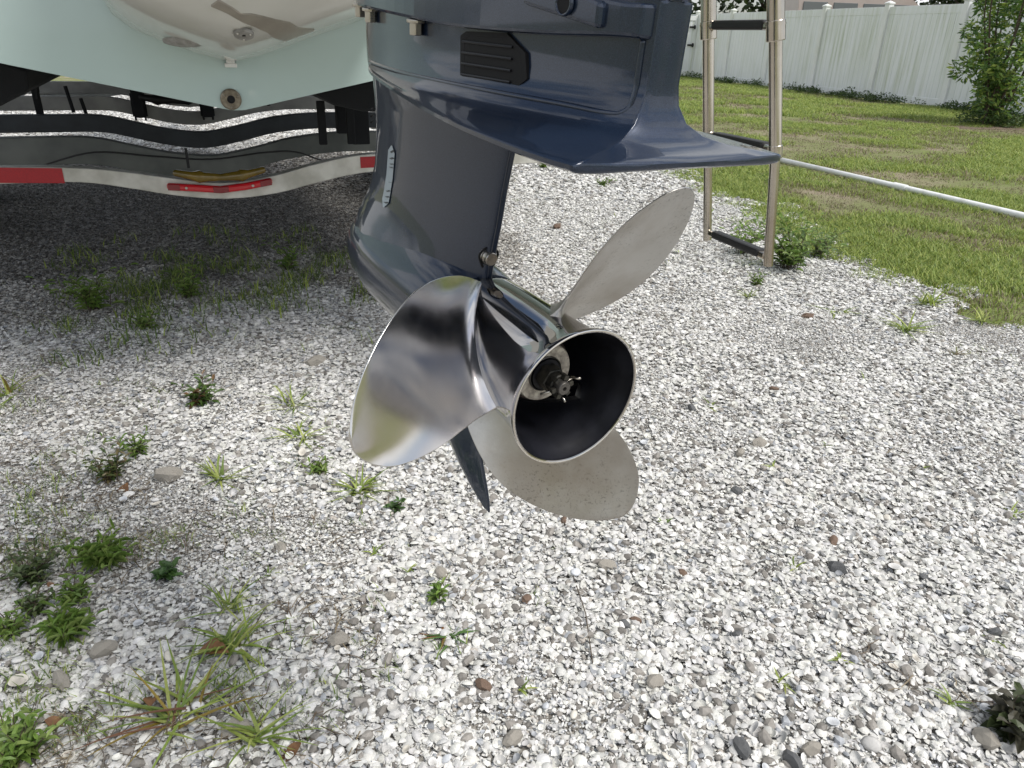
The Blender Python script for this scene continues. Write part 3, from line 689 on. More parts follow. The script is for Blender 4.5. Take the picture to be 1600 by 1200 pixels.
# bunks
def bunk(sec):
    r0 = [(x, .30, z) for x, z in sec]; r1 = [(x, 3.6, z) for x, z in sec]
    MB().loft([r0, r1]).build('bunk', MAT['carpet'], trl, bevel=.008)
bunk([(-.66, .925), (-.512, .880), (-.517, .829), (-.60, .783), (-.70, .80)])
bunk([(.255, .822), (.44, .860), (.50, .868), (.50, .765), (.41, .766), (.318, .785)])
MB().tube([(-.60, 1.15, .86), (-.615, 1.15, .74)], .008, 6).build('bunk_strap', MAT['carpet'], trl)
for (x, y, z0, z1) in ((.36, .8, .60, .76), (.47, .8, .60, .76), (-.72, 1.9, .60, .80), (.40, 2.62, .60, .78)):
    MB().box((x, y, (z0+z1)/2), (.03, .02, z1-z0)).build('bunk_bracket', MAT['carpet'], trl, bevel=.003)
for (x, z, y) in ((-.33, .60, 2.57), (.02, .60, 2.57)):
    k = MB().box((x, y, z), (.075, .02, .12)); k.box((x, y-.02, z+.02), (.05, .02, .17)); k.tube([(x-.025, y-.02, z-.08), (x-.025, y-.02, z+.1)], .006, 6); k.tube([(x+.025, y-.02, z-.08), (x+.025, y-.02, z+.1)], .006, 6); k.build('roller_bracket', MAT['carpet'], trl, bevel=.002)
def roller(name, cx, y, z, w_, mat, sag, s=1.):
    pr = [(-1, .010), (-.95, .018), (-.62, .022), (-.45, .034), (-.35, .026), (0, .019), (.35, .026), (.45, .034), (.62, .022), (.95, .018), (1, .010)]
    pts_ = [(cx+q*w_, y, z+sag*q*q) for q, r in pr]; MB().tube(pts_, [r*s for q, r in pr], 14).build(name, mat, trl, smooth=True)
roller('keel_roller', -.155, 2.55, .625, .17, MAT['rubber'], .02, .9)
roller('keel_roller', -.040, .553, .532, .150, MAT['amber'], .022, .62)
# light bar, reflectors
lb = MB()
def bez(xs, zc, hh, y0, y1, mat, name, par=None, bev=.004):
    rings = [[(x, y0, z-hh), (x, y0, z+hh), (x, y1, z+hh), (x, y1, z-hh)] for x, z in zip(xs, zc)]
    return MB().loft(rings).build(name, mat, par or trl, bevel=bev)
xs = [-.215, -.20, -.13, -.045, .04, .115, .13]
zc = [.506, .505, .498, .4885, .496, .508, .510]
lbar = bez(xs, zc, .0125, .552, .575, MAT['lens'], 'light_bar', bev=.008)
for x0, x1 in ((-.213, -.175), (-.07, -.02), (.088, .127)):
    xx = [x0, (x0+x1)/2, x1]; zz = [float(np.interp(v, xs, zc)) for v in xx]; bez(xx, zz, .0105, .5495, .553, MAT['lens_dark'], 'dark_lens', lbar, .002)
for x in (-.155, .062):
    z = float(np.interp(x, xs, zc)); s_ = MB().lathe([(0, .0), (0, .004), (-.002, .005)], 10); s_.v = [Vector((x, .549, z))-v*1.0 for v in s_.v]; s_.build('screw', MAT['bolt_steel'], lbar)
bez([-.75, -.515], [.5625, .5515], .0235, .5735, .5755, MAT['red_tape'], 'reflector', bev=.0)
bez([.452, .60], [.563, .565], .020, .5735, .5755, MAT['red_tape'], 'reflector', bev=.0)
# brake hose and ties
MB().tube(crom([(-.62, 1.05, .52), (-.45, 1.0, .565), (-.25, 1.0, .545), (-.05, 1.0, .528), (.15, 1.0, .548), (.28, 1.02, .545), (.40, 1.05, .50), (.55, .95, .47), (.72, .8, .50)], 6), .0035, 6).build('brake_hose', MAT['rubber'], trl, smooth=True)
MB().box((-.135, 1.0, .535), (.010, .012, .075)).build('cable_tie', MAT['rubber'], trl)
for x, z, l in ((-.66, .70, .13), (-.60, .64, .10), (.20, .72, .09), (.34, .72, .12)):
    MB().tube([(x, 2.5, z), (x+.015, 2.5, z-l)], .010, 6).build('strap_end', MAT['carpet'], trl)
hb = MB().box((.46, .9, .69), (.05, .05, .12)); hb.box((.53, .92, .67), (.07, .06, .17)); hb.build('bunk_clamp', MAT['carpet'], trl, bevel=.004)

# ------------------------------------------------------------------ outboard motor
MO = Vector((.060, .611, .701))
Xm = Vector((.843, .537, 0)).normalized(); Am = Vector((-.535, .840, .087)).normalized(); Um = Xm.cross(Am).normalized(); Am = Um.cross(Xm)
MR = Matrix((Xm, Am, Um)).transposed()
mot = empty('outboard_motor', MO, MR); tag(mot, 'large navy blue outboard motor lower unit with a three blade steel propeller', 'outboard motor')
# local axes: x starboard, y forward, z up; origin at the centre of the propeller's exhaust ring
def ring_from(half, u, n=5):
    """half = [(a, x)] from leading to trailing point; returns a closed ring"""
    P = crom([(x, a, u) for a, x in half], n)
    left = [Vector((-p.x, p.y, u)) for p in P]; right = [Vector((p.x, p.y, u)) for p in P[1:-1]][::-1]
    return left+right
# strut and skeg -------------------------------------------------------
def foil(al, at_, w, tw=.006):
    L = al-at_
    return [(al, 0), (al-.012*min(1, L/.2), w*.42), (al-.06*L-.01, w*.74), (al-.25*L, w*.97), (al-.45*L, w), (al-.68*L, w*.78), (al-.87*L, w*.42+tw*.4), (at_+.002, tw), (at_, 0)]
S = [(.238, .455, .130, .036), (.222, .452, .137, .031), (.19, .450, .144, .028), (.15, .448, .153, .027), (.115, .452, .159, .028), (.088, .462, .165, .031), (.066, .474, .169, .037), (.05, .484, .171, .043), (.03, .490, .172, .05)]
MB().loft([ring_from(foil(al, at_, w), u) for u, al, at_, w in S]).build('strut', MAT['navy'], mot, auto=60)
T_ = [(-.035, .39, .175, .030), (-.048, .375, .176, .018), (-.06, .362, .178, .010), (-.10, .338, .176, .006), (-.14, .306, .170, .0055), (-.175, .272, .155, .005), (-.205, .224, .140, .004), (-.220, .19, .134, .003), (-.231, .150, .132, .0018)]
MB().loft([ring_from(foil(al, at_, w, .0015), u) for u, al, at_, w in T_]).build('skeg', MAT['navy'], mot, auto=60)
# torpedo
tp = [(.513, 0), (.511, .010), (.504, .022), (.49, .035), (.465, .047), (.43, .056), (.38, .0615), (.33, .063), (.26, .0625), (.21, .060), (.185, .0575), (.176, .056), (.1755, .050), (.165, .048)]
MB().lathe(tp, 64).build('gearcase', MAT['navy'], mot, auto=50)
# plate + flared body ---------------------------------------------------
def nine(L): return L
plate = [(.443, 0), (.426, .024), (.345, .056), (.20, .082), (.08, .096), (-.02, .100), (-.072, .098), (-.084, .086), (-.088, 0)]
body = [(.446, 0), (.430, .026), (.36, .050), (.25, .060), (.13, .052), (.0, .0285), (-.041, .0165), (-.0462, .0125), (-.0465, 0)]
upper = [(.452, 0), (.436, .028), (.37, .052), (.25, .062), (.13, .053), (.0, .029), (-.042, .0170), (-.0475, .0125), (-.048, 0)]
def mixh(A_, B_, t, da=0): return [(a0+(a1-a0)*t, x0+(x1-x0)*t) for (a0, x0), (a1, x1) in zip(A_, B_)]
def sq(h, k): return [(a, x*k) for a, x in h]
def inset(h, d): return [(a-d if i == 0 else (a+d if i == len(h)-1 else a), max(x-d, 0) if 0 < i < len(h)-1 else 0) for i, (a, x) in enumerate(h)]
def pl_ring(h, u, tail=0.0):
    r = ring_from(h, u, 6)
    for v in r:
        q = min(1, max(0, (.12-v.y)/.2)); v.z += (.0028-.018*v.x)*q*q
    return r
body_low = inset(body, -.002)
rings = [pl_ring(inset(plate, .012), .2262), pl_ring(inset(plate, .003), .2267), pl_ring(plate, .2285), pl_ring(plate, .2315), pl_ring(inset(plate, .003), .2330),
         pl_ring(mixh(plate, body, .22), .2345), pl_ring(mixh(plate, body, .48), .2370), pl_ring(mixh(plate, body, .72), .242), pl_ring(mixh(plate, body, .88), .2500), pl_ring(mixh(plate, body, .97), .262),
         pl_ring(body, .275), pl_ring(body, .29), pl_ring(body, .325), pl_ring(body, .3265), pl_ring(inset(body, .003), .327), pl_ring(inset(body, .003), .329), pl_ring(upper, .3295), pl_ring(upper, .40), pl_ring(inset(upper, -.01), .47), pl_ring(inset(upper, -.03), .58), pl_ring(inset(upper, -.05), .75)]
MB().loft(rings).build('midsection', MAT['navy'], mot, auto=48)
# raised lower lip of the adapter flange, running from the bow side aft, rising
def strip(name, side, pts_top, pts_bot, off, mat, par, bev=.003):
    """a raised belt following the body side: pts = (a, u); x from the body profile"""
    hp = crom([(x, a, 0) for a, x in body], 8)
    aa = [p.y for p in hp][::-1]; xx = [p.x for p in hp][::-1]
    T = crom([(0, a, u) for a, u in pts_top], 5); B_ = crom([(0, a, u) for a, u in pts_bot], 5)
    rr = []
    for t_, b_ in zip(T, B_):
        x0 = float(np.interp((t_.y+b_.y)/2, aa, xx))
        rr.append([(side*(x0-.004), b_.y, b_.z), (side*(x0+off), b_.y, b_.z+.0015), (side*(x0+off), t_.y, t_.z), (side*(x0-.004), t_.y, t_.z)])
    return MB().loft(rr).build(name, mat, par, bevel=bev)
for s, ae in ((-1, None), (1, .05)):
    strip('flange', s, [(.435, .345), (.36, .345), (.25, .345), (.15, .34), (.05, .335), (-.02, .3265), (-.044, .3265)][:7 if s < 0 else 4], [(.435, .2885), (.36, .2915), (.25, .2925), (.15, .2925), (.05, .2975), (-.02, .3035), (-.044, .3045)][:7 if s < 0 else 4], .011, MAT['navy'], mot, .003)
# frame rim round the recessed side panel (port and starboard)
def rim(s):
    hp = crom([(x, a, 0) for a, x in body], 8); aa = [p.y for p in hp][::-1]; xx = [p.x for p in hp][::-1]
    path = [(.36, .240), (.28, .243), (.18, .2475), (.09, .2515), (.02, .2545), (-.024, .2555), (-.0355, .2580), (-.0385, .266), (-.0385, .285), (-.0385, .3055)]
    P = crom([(0, a, u) for a, u in path], 5); pts_ = []
    for p in P:
        x0 = float(np.interp(p.y, aa, xx)); hq = crom([(x, a, 0) for a, x in plate], 8); x1 = float(np.interp(p.y, [q.y for q in hq][::-1], [q.x for q in hq][::-1]))
        t_ = float(np.interp(p.z, [.2370, .242, .2500, .262, .275], [.48, .72, .88, .97, 1])); pts_.append((s*(x0*t_+x1*(1-t_)), p.y, p.z))
    MB().tube(pts_, .0022, 8).build('panel_rim', MAT['navy'], mot, smooth=True)
for s in (-1, 1): rim(s)
# vent grille
def body_x(a):
    hp = crom([(x, a_, 0) for a_, x in body], 8); return float(np.interp(a, [p.y for p in hp][::-1], [p.x for p in hp][::-1]))
for s in (-1, 1):
    oc = [(.146, .2875), (.138, .2915), (.087, .2955), (.064, .284), (.060, .266), (.080, .2515), (.130, .2455), (.144, .252)]
    def P_(a, u, o): return (s*(body_x(a)+o), a, u)
    ca = sum(a for a, u in oc)/8; cu = sum(u for a, u in oc)/8
    o1 = [P_(a, u, .0) for a, u in oc]; o2 = [P_(a, u, .003) for a, u in oc]; o3 = [P_(ca+(a-ca)*.85, cu+(u-cu)*.85, .003) for a, u in oc]; o4 = [P_(ca+(a-ca)*.84, cu+(u-cu)*.84, .0028) for a, u in oc]
    if s > 0: o1, o2, o3, o4 = [x[::-1] for x in (o1, o2, o3, o4)]
    gr = MB().loft([o1, o2, o3, o4], cap=(False, True)).build('vent_grille', MAT['deep'], mot)
    for k in range(4):
        u = .258+k*.0085; MB().tube([P_(.142, u, .0036), P_(.078, u+.003, .0036)], .0011, 6).build('slat', MAT['black_plastic'], gr)
# boxed exhaust outlet with round hole on the flange
for s in (-1, 1):
    bx = MB(); q = [(.055, .3425), (-.018, .3245), (-.018, .3085), (.055, .3175)]
    f0 = [(s*(body_x(a)+.006), a, u) for a, u in q]; f1 = [(s*(body_x(a)+.017), a*1.0, u) for a, u in q]
    if s > 0: f0, f1 = f0[::-1], f1[::-1]
    ex = MB().loft([f0, f1]).build('outlet_box', MAT['navy'], mot, bevel=.003)
    c = Vector((s*(body_x(.012)+.0172), .012, .3215)); nrm = Vector((s*1.0, -.16, 0)).normalized()
    M3 = nrm.to_track_quat('Y', 'Z').to_matrix(); hl = MB().lathe([(.0015, .0), (.0015, .0066)], 20); hl.v = [c+M3@v for v in hl.v]; hl.build('outlet_hole', MAT['deep'], ex)
    rg = MB().lathe([(.001, .0064), (.0028, .0068), (.0028, .0078), (.0, .0082)], 24); rg.v = [c+M3@v for v in rg.v]; rg.build('outlet_rim', MAT['navy'], ex, smooth=True)
# flange bolts underneath
for s in (-1, 1):
    for a in (.40, .335, .215):
        x = s*(body_x(a)+.006)
        bt = MB().tube([(x, a, .293), (x, a, .2805)], .0062, 6); bt.tube([(x, a, .2935), (x, a, .2905)], .0085, 14); bt.build('bolt', MAT['bolt_steel'], mot, bevel=.0008)
# label on the leading part of the strut
lab = MB(); LX = -.0275
def strut_x(a, u):
    us = [q[0] for q in S][::-1]; al = float(np.interp(u, us, [q[1] for q in S][::-1])); at_ = float(np.interp(u, us, [q[2] for q in S][::-1])); w = float(np.interp(u, us, [q[3] for q in S][::-1]))
    f = crom([(x, a_, 0) for a_, x in foil(al, at_, w)], 6); return float(np.interp(a, [p.y for p in f][::-1], [p.x for p in f][::-1]))
def decal(cx, u0, u1, w0, mat, name, par, off, nseg=10, rnd=True):
    rr = []
    for i in range(nseg+1):
        q = i/nseg; u = u0+(u1-u0)*q; e = abs(2*q-1); w = w0*(sqrt(max(0.02, 1-max(0, (e-.8)/.2)**2)) if rnd else 1); a = cx+.010*(1-q)
        rr.append([(-(strut_x(a-w*f, u)+off), a-w*f, u) for f in (-1, -.33, .33, 1)])
    return MB().loft(rr, closed=False).build(name, mat, par, smooth=True)
lb_ = decal(.356, .078, .152, .0100, MAT['label'], 'label', mot, .0011)
for u, hgt, ww, da in ((.146, .0045, .0035, .001), (.138, .0035, .004, .001), (.1315, .0025, .003, 0), (.1275, .0022, .004, 0), (.110, .002, .0014, -.001), (.099, .0035, .003, .001), (.092, .003, .0035, .0), (.085, .003, .004, .0)):
    for k in range(2):
        aa_ = .356+.010*(1-(u-.078)/.074)+da+(k-.5)*ww*.9
        decal(aa_-.010, u-hgt*.5, u+hgt*.5, ww*.32, MAT['ink'], 'print', lb_, .0016, 2, False)
# short dark bars on the leading edge
for k in range(3):
    MB().tube([(-.014, .447, .176-k*.007), (-.019, .440, .1755-k*.007)], .0014, 6).build('inlet_slot', MAT['deep'], mot)
# trim tab under the plate, bolt at the strut foot
MB().box((0, .118, .216), (.014, .05, .016)).build('anode_tab', MAT['black_plastic'], mot, bevel=.003)
bb = MB().lathe([(.158, 0), (.158, .0095), (.1595, .0105), (.170, .0105), (.174, .013), (.185, .014)], 20); bb.v = [Vector((v.x*.66, .1605+(v.y-.158)*.45, v.z*.66))+Vector((-.003, 0, .0790)) for v in bb.v]; 
bb.build('strut_bolt', MAT['bolt_steel'], mot, auto=40)
ls = MB().tube([(-.003+.0105*cos(q)*(1+.12*sin(3*q)), .1675, .0785+.0115*sin(q)) for q in np.linspace(-.9, pi+.9, 22)], .0013, 8)
ls.build('seal', MAT['deep'], mot, smooth=True)  # dark ring standing in for the shaded recess round the bolt
# bracket and cowl above (beyond the frame)
MB().loft([[(-.07, .40, .62), (.07, .40, .62), (.07, .40, .86), (-.07, .40, .86)], [(-.13, .80, .60), (.13, .80, .60), (.13, .80, .84), (-.13, .80, .84)]]).build('clamp_bracket', MAT['navy'], mot, bevel=.02)
def oval(a0, a1, w, u): 
    c = (a0+a1)/2; return [((w*sin(q)), c+(a0-a1)/2*cos(q)*-1, u) for q in np.linspace(0, 2*pi, 32, endpoint=False)]
MB().loft([oval(-.06, .44, .11, .75), oval(-.12, .48, .19, .80), oval(-.14, .50, .22, .95), oval(-.13, .48, .215, 1.15), oval(-.08, .44, .17, 1.25), oval(.02, .34, .08, 1.29)]).build('cowl', MAT['navy'], mot, auto=60)
# ---- propeller
pf = [(.0, .0665), (-.0008, .0680), (0, .0692), (.002, .0694), (.006, .0680), (.013, .0652), (.025, .0622), (.05, .0600), (.09, .0588), (.13, .0578), (.160, .0568), (.171, .0558), (.173, .053)]
prop = MB().lathe([(a, r) for a, r in pf], 96).build('propeller', MAT['polished'], mot, auto=50)
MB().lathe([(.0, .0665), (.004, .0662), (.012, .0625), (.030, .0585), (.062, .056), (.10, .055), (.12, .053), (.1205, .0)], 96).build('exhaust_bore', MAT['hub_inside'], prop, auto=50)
MB().lathe([(-.0006, .0674), (-.0014, .0683), (-.0006, .0692)], 96).build('exhaust_rim', MAT['rim'], prop, smooth=True)
MB().lathe([(.115, .034), (.064, .034), (.062, .0330), (.062, .030), (.066, .0295)], 48).build('inner_hub', MAT['brown_ring'], prop, auto=40)
MB().lathe([(.068, .0305), (.055, .0305), (.0535, .0295), (.0535, .0175), (.058, .017)], 48).build('thrust_washer', MAT['washer'], prop, auto=40)
MB().lathe([(.058, .0185), (.0515, .0185), (.051, .0178), (.052, .0168), (.06, .016)], 40).build('washer_collar', MAT['shaft'], prop, auto=40)
MB().lathe([(.058, .0165), (.050, .0160), (.049, .0), ], 32).build('bushing', MAT['hub_inside'], prop)
MB().tube([(0, .052, 0), (0, .036, 0)], .0135, 6).build('shaft_nut', MAT['nut'], prop, bevel=.0012)
cn_ = MB().lathe([(.036, .0108), (.0285, .0105), (.0275, .0095), (.0275, 0)], 24)
cn_.build('castle_crown', MAT['nut'], prop, auto=40)
for k in range(6):
    a = k*pi/3+.2; MB().box((cos(a)*.0098, .0265, sin(a)*.0098), (.005, .009, .005), Matrix.Rotation(-a, 3, 'Y')).build('castle_tooth', MAT['nut'], prop, bevel=.0007)
MB().lathe([(.03, .0072), (.0205, .0072), (.0193, .0062), (.0193, .0022), (.023, .0018), (.023, 0)], 24).build('shaft_tip', MAT['shaft'], prop, auto=40)
MB().tube([(-.020, .030, -.0062), (-.012, .0275, -.0045), (.0, .0255, -.0003), (.010, .0265, .0042), (.0158, .0270, .0058)], .0011, 8).build('cotter_pin', MAT['bolt_steel'], prop, smooth=True)
MB().tube([(.0002, .026, -.0105), (.003, .022, -.0135), (.003, .020, -.0155)], .0012, 8).build('cotter_pin', MAT['bolt_steel'], prop, smooth=True)
MB().tube([(.0125, .028, .0055), (.016, .022, .0065), (.0185, .0205, .0072)], .0014, 8).build('cotter_pin', MAT['bolt_steel'], prop, smooth=True)
# blades: warped surfaces fitted to a 16 in pitch screw
LEAD = [(.050, -77), (.070, -66), (.087, -58.5), (.105, -52), (.124, -46), (.140, -41), (.156, -35), (.172, -27.5), (.186, -20.5), (.197, -14.5), (.205, -9.5), (.2095, -6), (.2118, -3.2), (.2122, -1.6)]
TRAIL = [(.050, 27), (.064, 24), (.084, 20.6), (.100, 19.3), (.117, 18.2), (.132, 17), (.147, 15.3), (.160, 13.6), (.173, 11.6), (.185, 9.2), (.196, 6.5), (.204, 4), (.2095, 1.6), (.2118, -.2), (.2122, -1.4)]
def bl_pt(r, d, th0):
    q = r-.06; dd = radians(d)
    a = .081-.417/(2*pi)*dd-.292*q-1.012*q*q
    th = th0+dd; return Vector((r*cos(th), a, r*sin(th)))
def blade(th0, mat, name='blade'):
    nr, ns = 44, 26; lr, ld = zip(*LEAD); tr_, td = zip(*TRAIL)
    G = []
    for i in range(nr+1):
        v = i/nr; r = .050+(.2121-.050)*(1-(1-v)**1.7)
        d0 = float(np.interp(r, lr, ld)); d1 = float(np.interp(r, tr_, td)); row = []
        for j in range(ns+1):
            s = .5-.5*cos(pi*j/ns); d = d0+(d1-d0)*s
            p = bl_pt(r, d, th0)
            cup = max(0, (s-.84)/.16); p.y -= .0035*cup*cup*min(1, (r-.05)/.05)*min(1, max(0, (.2121-r)/.03))
            row.append((p, s, r))
        G.append(row)
    V = []; F_ = []; W = ns+1
    for side in (1, -1):
        for i in range(nr+1):
            for j in range(ns+1):
                p, s, r = G[i][j]
                e = .0006; 
                A_ = G[min(i+1, nr)][j][0]-G[max(i-1, 0)][j][0]; B_ = G[i][min(j+1, ns)][0]-G[i][max(j-1, 0)][0]
                nrm = A_.cross(B_); nrm = nrm.normalized() if nrm.length > 1e-12 else Vector((0, 1, 0))
                th = .0022*(1-(2*s-1)**2)*(1-.5*(r-.05)/.16)+.007*exp(-max(0, r-.058)/.0055)
                V.append(p+nrm*side*(th+e))
    n1 = (nr+1)*W
    for i in range(nr):
        for j in range(ns):
            a = i*W+j; F_.append((a, a+1, a+W+1, a+W)); F_.append((n1+a, n1+a+W, n1+a+W+1, n1+a+1))
    for i in range(nr):
        for j in (0, ns):
            a = i*W+j; f = (a, a+W, n1+a+W, n1+a); F_.append(f if j == 0 else f[::-1])
    for j in range(ns):
        a = nr*W+j; F_.append((a, a+1, n1+a+1, n1+a))
    return mesh(name, V, F_, mat, prop, smooth=True)
b_ = blade(pi, MAT['blade_bright']); b_['label'] = 'brightly polished blade nearest the camera at the left'
b_ = blade(pi-2*pi/3, MAT['blade_dull']); b_['label'] = 'dull pitted blade pointing up to the right'
b_ = blade(pi+2*pi/3, MAT['blade_dull']); b_['label'] = 'dull brown stained blade pointing down to the right'
# stamped 2 on the hub
tx = bpy.data.curves.new('stamped_number', 'FONT'); tx.body = '2'; tx.size = .010; tx.extrude = .0002; tx.align_x = 'CENTER'; tx.align_y = 'CENTER'
tmp = bpy.data.objects.new('stamped_number', tx); COL.objects.link(tmp)
dg = bpy.context.evaluated_depsgraph_get(); me = bpy.data.meshes.new_from_object(tmp.evaluated_get(dg)); bpy.data.objects.remove(tmp)
me.materials.clear(); me.materials.append(MAT['ink']); st = bpy.data.objects.new('stamped_number', me); COL.objects.link(st); st.parent = prop
qn = radians(96); rr_ = .0620; zc_ = Vector((cos(qn), 0, sin(qn))); yc_ = Vector((0, 1, 0)); xc_ = yc_.cross(zc_)
st.matrix_local = Matrix.Translation(zc_*(rr_+.0006)+Vector((0, .030, 0))) @ Matrix((xc_, yc_, zc_)).transposed().to_4x4()

# ------------------------------------------------------------------ swim ladder
lad = empty('swim_ladder', (.585, 1.92, .5)); tag(lad, 'telescoping stainless steel swim ladder with black rung treads hanging at the right', 'ladder')
LO = Vector((.585, 1.92, .5))
def rp(side, z):
    if side: return Vector((float(np.interp(z, [.53, .78, 1.09, 1.5], [.627, .596, .540, .466])), 1.80, z))-LO
    return Vector((float(np.interp(z, [.53, .784, 1.09, 1.5], [.532, .495, .452, .395])), 2.05, z))-LO
for sd_ in (0, 1):
    o = MB().tube([rp(sd_, 1.50), rp(sd_, 1.018)], .019, 24).build('rail', MAT['ladder_steel'], lad, auto=40)
    MB().tube([rp(sd_, 1.052), rp(sd_, 1.010)], .0205, 24).build('collar', MAT['ladder_steel'], o, auto=40, bevel=.002)
    MB().tube([rp(sd_, 1.045), rp(sd_, 1.041)], .0215, 24).build('collar_band', MAT['ladder_steel'], o, auto=40)
    o = MB().tube([rp(sd_, 1.03), rp(sd_, .765)], .0146, 24).build('rail', MAT['ladder_steel'], lad, auto=40)
    MB().tube([rp(sd_, .792), rp(sd_, .762)], .0158, 24).build('collar', MAT['ladder_steel'], o, auto=40, bevel=.002)
    MB().tube([rp(sd_, .78), rp(sd_, .505)], .0115, 20).build('rail', MAT['ladder_steel'], lad, auto=40)
for z, w0 in ((1.040, .031), (.782, .030), (.526, .029)):
    a, b2_ = rp(0, z), rp(1, z); d = (b2_-a); L = d.length; ang = atan2(d.y, d.x); c = (a+b2_)/2
    ru = MB().box(c, (L-.02, .022, .016), rot_z(ang)).build('rung', MAT['ladder_steel'], lad, bevel=.005)
    MB().box(c+Vector((0, 0, .002)), (L*.76, w0, .021), rot_z(ang)).build('rung_tread', MAT['rubber'], ru, bevel=.006)

# ------------------------------------------------------------------ weeds in the gravel
def grass_weed(px, py, n, L, label, cols=GREEN, w=.0028, group=None, up=.8, name='grass_tuft', cat='weed'):
    if group is None: L *= 1.12; n = int(n*1.6); w *= .8
    p = spot(px, py); e = mesh_blades(n, L, cols, w, up); o = mesh(name, e[0], e[1], MAT['blade_g'], cols=e[2]); o.location = (p.x, p.y, .004); tag(o, label, cat, group); return o
def mesh_blades(n, L, cols, w, up):
    V = []; Fc = []; Cc = []
    for i in range(n):
        d = rng.uniform(0, 6.28); l = L*rng.uniform(.45, 1.1); el = rng.uniform(.1, 1.3)*up; w_ = w*rng.uniform(.7, 1.3)
        x = rng.normal(0, L*.1); y = rng.normal(0, L*.1); nx, ny = -sin(d), cos(d); n0 = len(V)
        for k in range(5):
            q = k/4; hor = l*q*cos(el)+l*.18*q*q; z = l*sin(el)*(q-.42*q*q)+.006; ww = w_*(1-q**2.2)+.0002; fo = .25*ww
            cx, cy = x+cos(d)*hor, y+sin(d)*hor
            V += [(cx+nx*ww, cy+ny*ww, z+fo), (cx, cy, z), (cx-nx*ww, cy-ny*ww, z+fo)]
        for k in range(4):
            a = n0+3*k; Fc += [(a, a+1, a+4, a+3), (a+1, a+2, a+5, a+4)]
        c = cols[rng.integers(0, len(cols))]; v = rng.uniform(.75, 1.25); Cc += [(c[0]*v, c[1]*v, c[2]*v, 1)]*15
    return V, Fc, Cc
def leafy_weed(px, py, nst, H, leaf, label, cols=((.13, .21, .06), (.17, .27, .07), (.11, .18, .05)), asp=.35, group=None, spread=.6, name='leafy_weed', per=9):
    k_ = 1.35 if px < 700 else 1.15; H *= k_; leaf *= k_; nst = int(nst*1.3)
    p = spot(px, py); root = empty(name, (p.x, p.y, .004)); tag(root, label, 'weed', group)
    st_ = MB(); V = []; Fc = []; Cc = []
    for s_ in range(nst):
        d = rng.uniform(0, 6.28); l = H*rng.uniform(.5, 1.1); sp_ = spread*rng.uniform(.2, 1); b0 = Vector((rng.normal(0, H*.08), rng.normal(0, H*.08), 0))
        pts_ = [b0+Vector((cos(d)*l*sp_*q*q, sin(d)*l*sp_*q*q, l*q*(1-.2*sp_*q))) for q in (0, .33, .66, 1)]
        st_.tube(pts_, [.0018, .0014, .001, .0006], 5)
        for k in range(per):
            q = .15+.85*k/(per-1); i = min(2, int(q*3)); c = pts_[i].lerp(pts_[i+1], q*3-i); aa = k*2.4+s_; s = leaf*rng.uniform(.7, 1.2)*(1.1-.4*q)
            a = Vector((cos(aa), sin(aa), rng.uniform(-.1, .9))).normalized(); b_ = a.cross(Vector((0, 0, 1))).normalized(); nn_ = b_.cross(a)*s*.12
            n0 = len(V); V += [c, c+a*s*.35+b_*s*asp*.5+nn_, c+a*s*.75+b_*s*asp*.35+nn_, c+a*s-Vector((0, 0, s*.12)), c+a*s*.75-b_*s*asp*.35+nn_, c+a*s*.35-b_*s*asp*.5+nn_, c+a*s*.5]
            Fc += [(n0, n0+1, n0+6), (n0+1, n0+2, n0+6), (n0+2, n0+3, n0+6), (n0+3, n0+4, n0+6), (n0+4, n0+5, n0+6), (n0+5, n0, n0+6)]
            cc = cols[rng.integers(0, len(cols))]; v = rng.uniform(.8, 1.2); Cc += [(cc[0]*v, cc[1]*v, cc[2]*v, 1)]*7
    st_.build('stem', MAT['stem'], root); mesh('leaves', V, Fc, MAT['leaf'], root, cols=Cc); return root
YG = [(.19, .30, .06), (.15, .25, .05), (.25, .34, .09)]
for px, py, n_, H_, lf, lb2 in [(150, 490, 16, .13, .035, 'widest green weed patch in the boat shade, nearest the left edge'), (300, 468, 10, .11, .030, 'low weed in the boat shade straight below the red light bar'),
        (455, 425, 10, .11, .030, 'weed in the boat shade nearest to the gearcase nose'), (230, 520, 8, .08, .024, 'small weed at the lower rim of the boat shade'), (120, 945, 9, .045, .020, 'feathery weed squeezed between the two rosettes and the left clump'),
        (215, 715, 8, .05, .020, 'thin weed just above the clump with yellowing tips'), (20, 1000, 8, .05, .018, 'straggly weed at the left edge below the tangled clump'), (500, 745, 7, .04, .018, 'short weed left of the green clump under the bright blade'),
        (1205, 295, 8, .12, .035, 'weed at the lawn corner seen between the ladder rails'), (1180, 450, 7, .07, .024, 'low weed on bright shells left of the bushy ladder weed')]:
    leafy_weed(px, py, n_, H_, lf, lb2, YG, .26, spread=1.2, per=9)
leafy_weed(1232, 425, 26, .25, .045, 'bushy green weed growing right of the foot of the swim ladder', YG+[(.12, .19, .06)], asp=.38, spread=1.3, per=13)
leafy_weed(1160, 400, 14, .20, .040, 'spindly weed growing behind the lowest rung of the ladder', YG, spread=1.3)
leafy_weed(1278, 405, 10, .16, .035, 'low weed at the gravel edge right of the bushy ladder weed', spread=1.0)
leafy_weed(165, 890, 9, .050, .034, 'bright rosette of narrow drooping leaves on the left shells', YG, .16, spread=1.0, per=16)
leafy_weed(112, 1000, 9, .050, .030, 'second narrow leaved rosette, just below the brightest one at left', YG, .16, spread=1.0, per=14)
leafy_weed(55, 915, 12, .06, .018, 'tangled grey green weed clump against the left edge of the picture', [(.10, .15, .05), (.14, .18, .07), (.07, .11, .04)], .4, spread=.9, per=12)
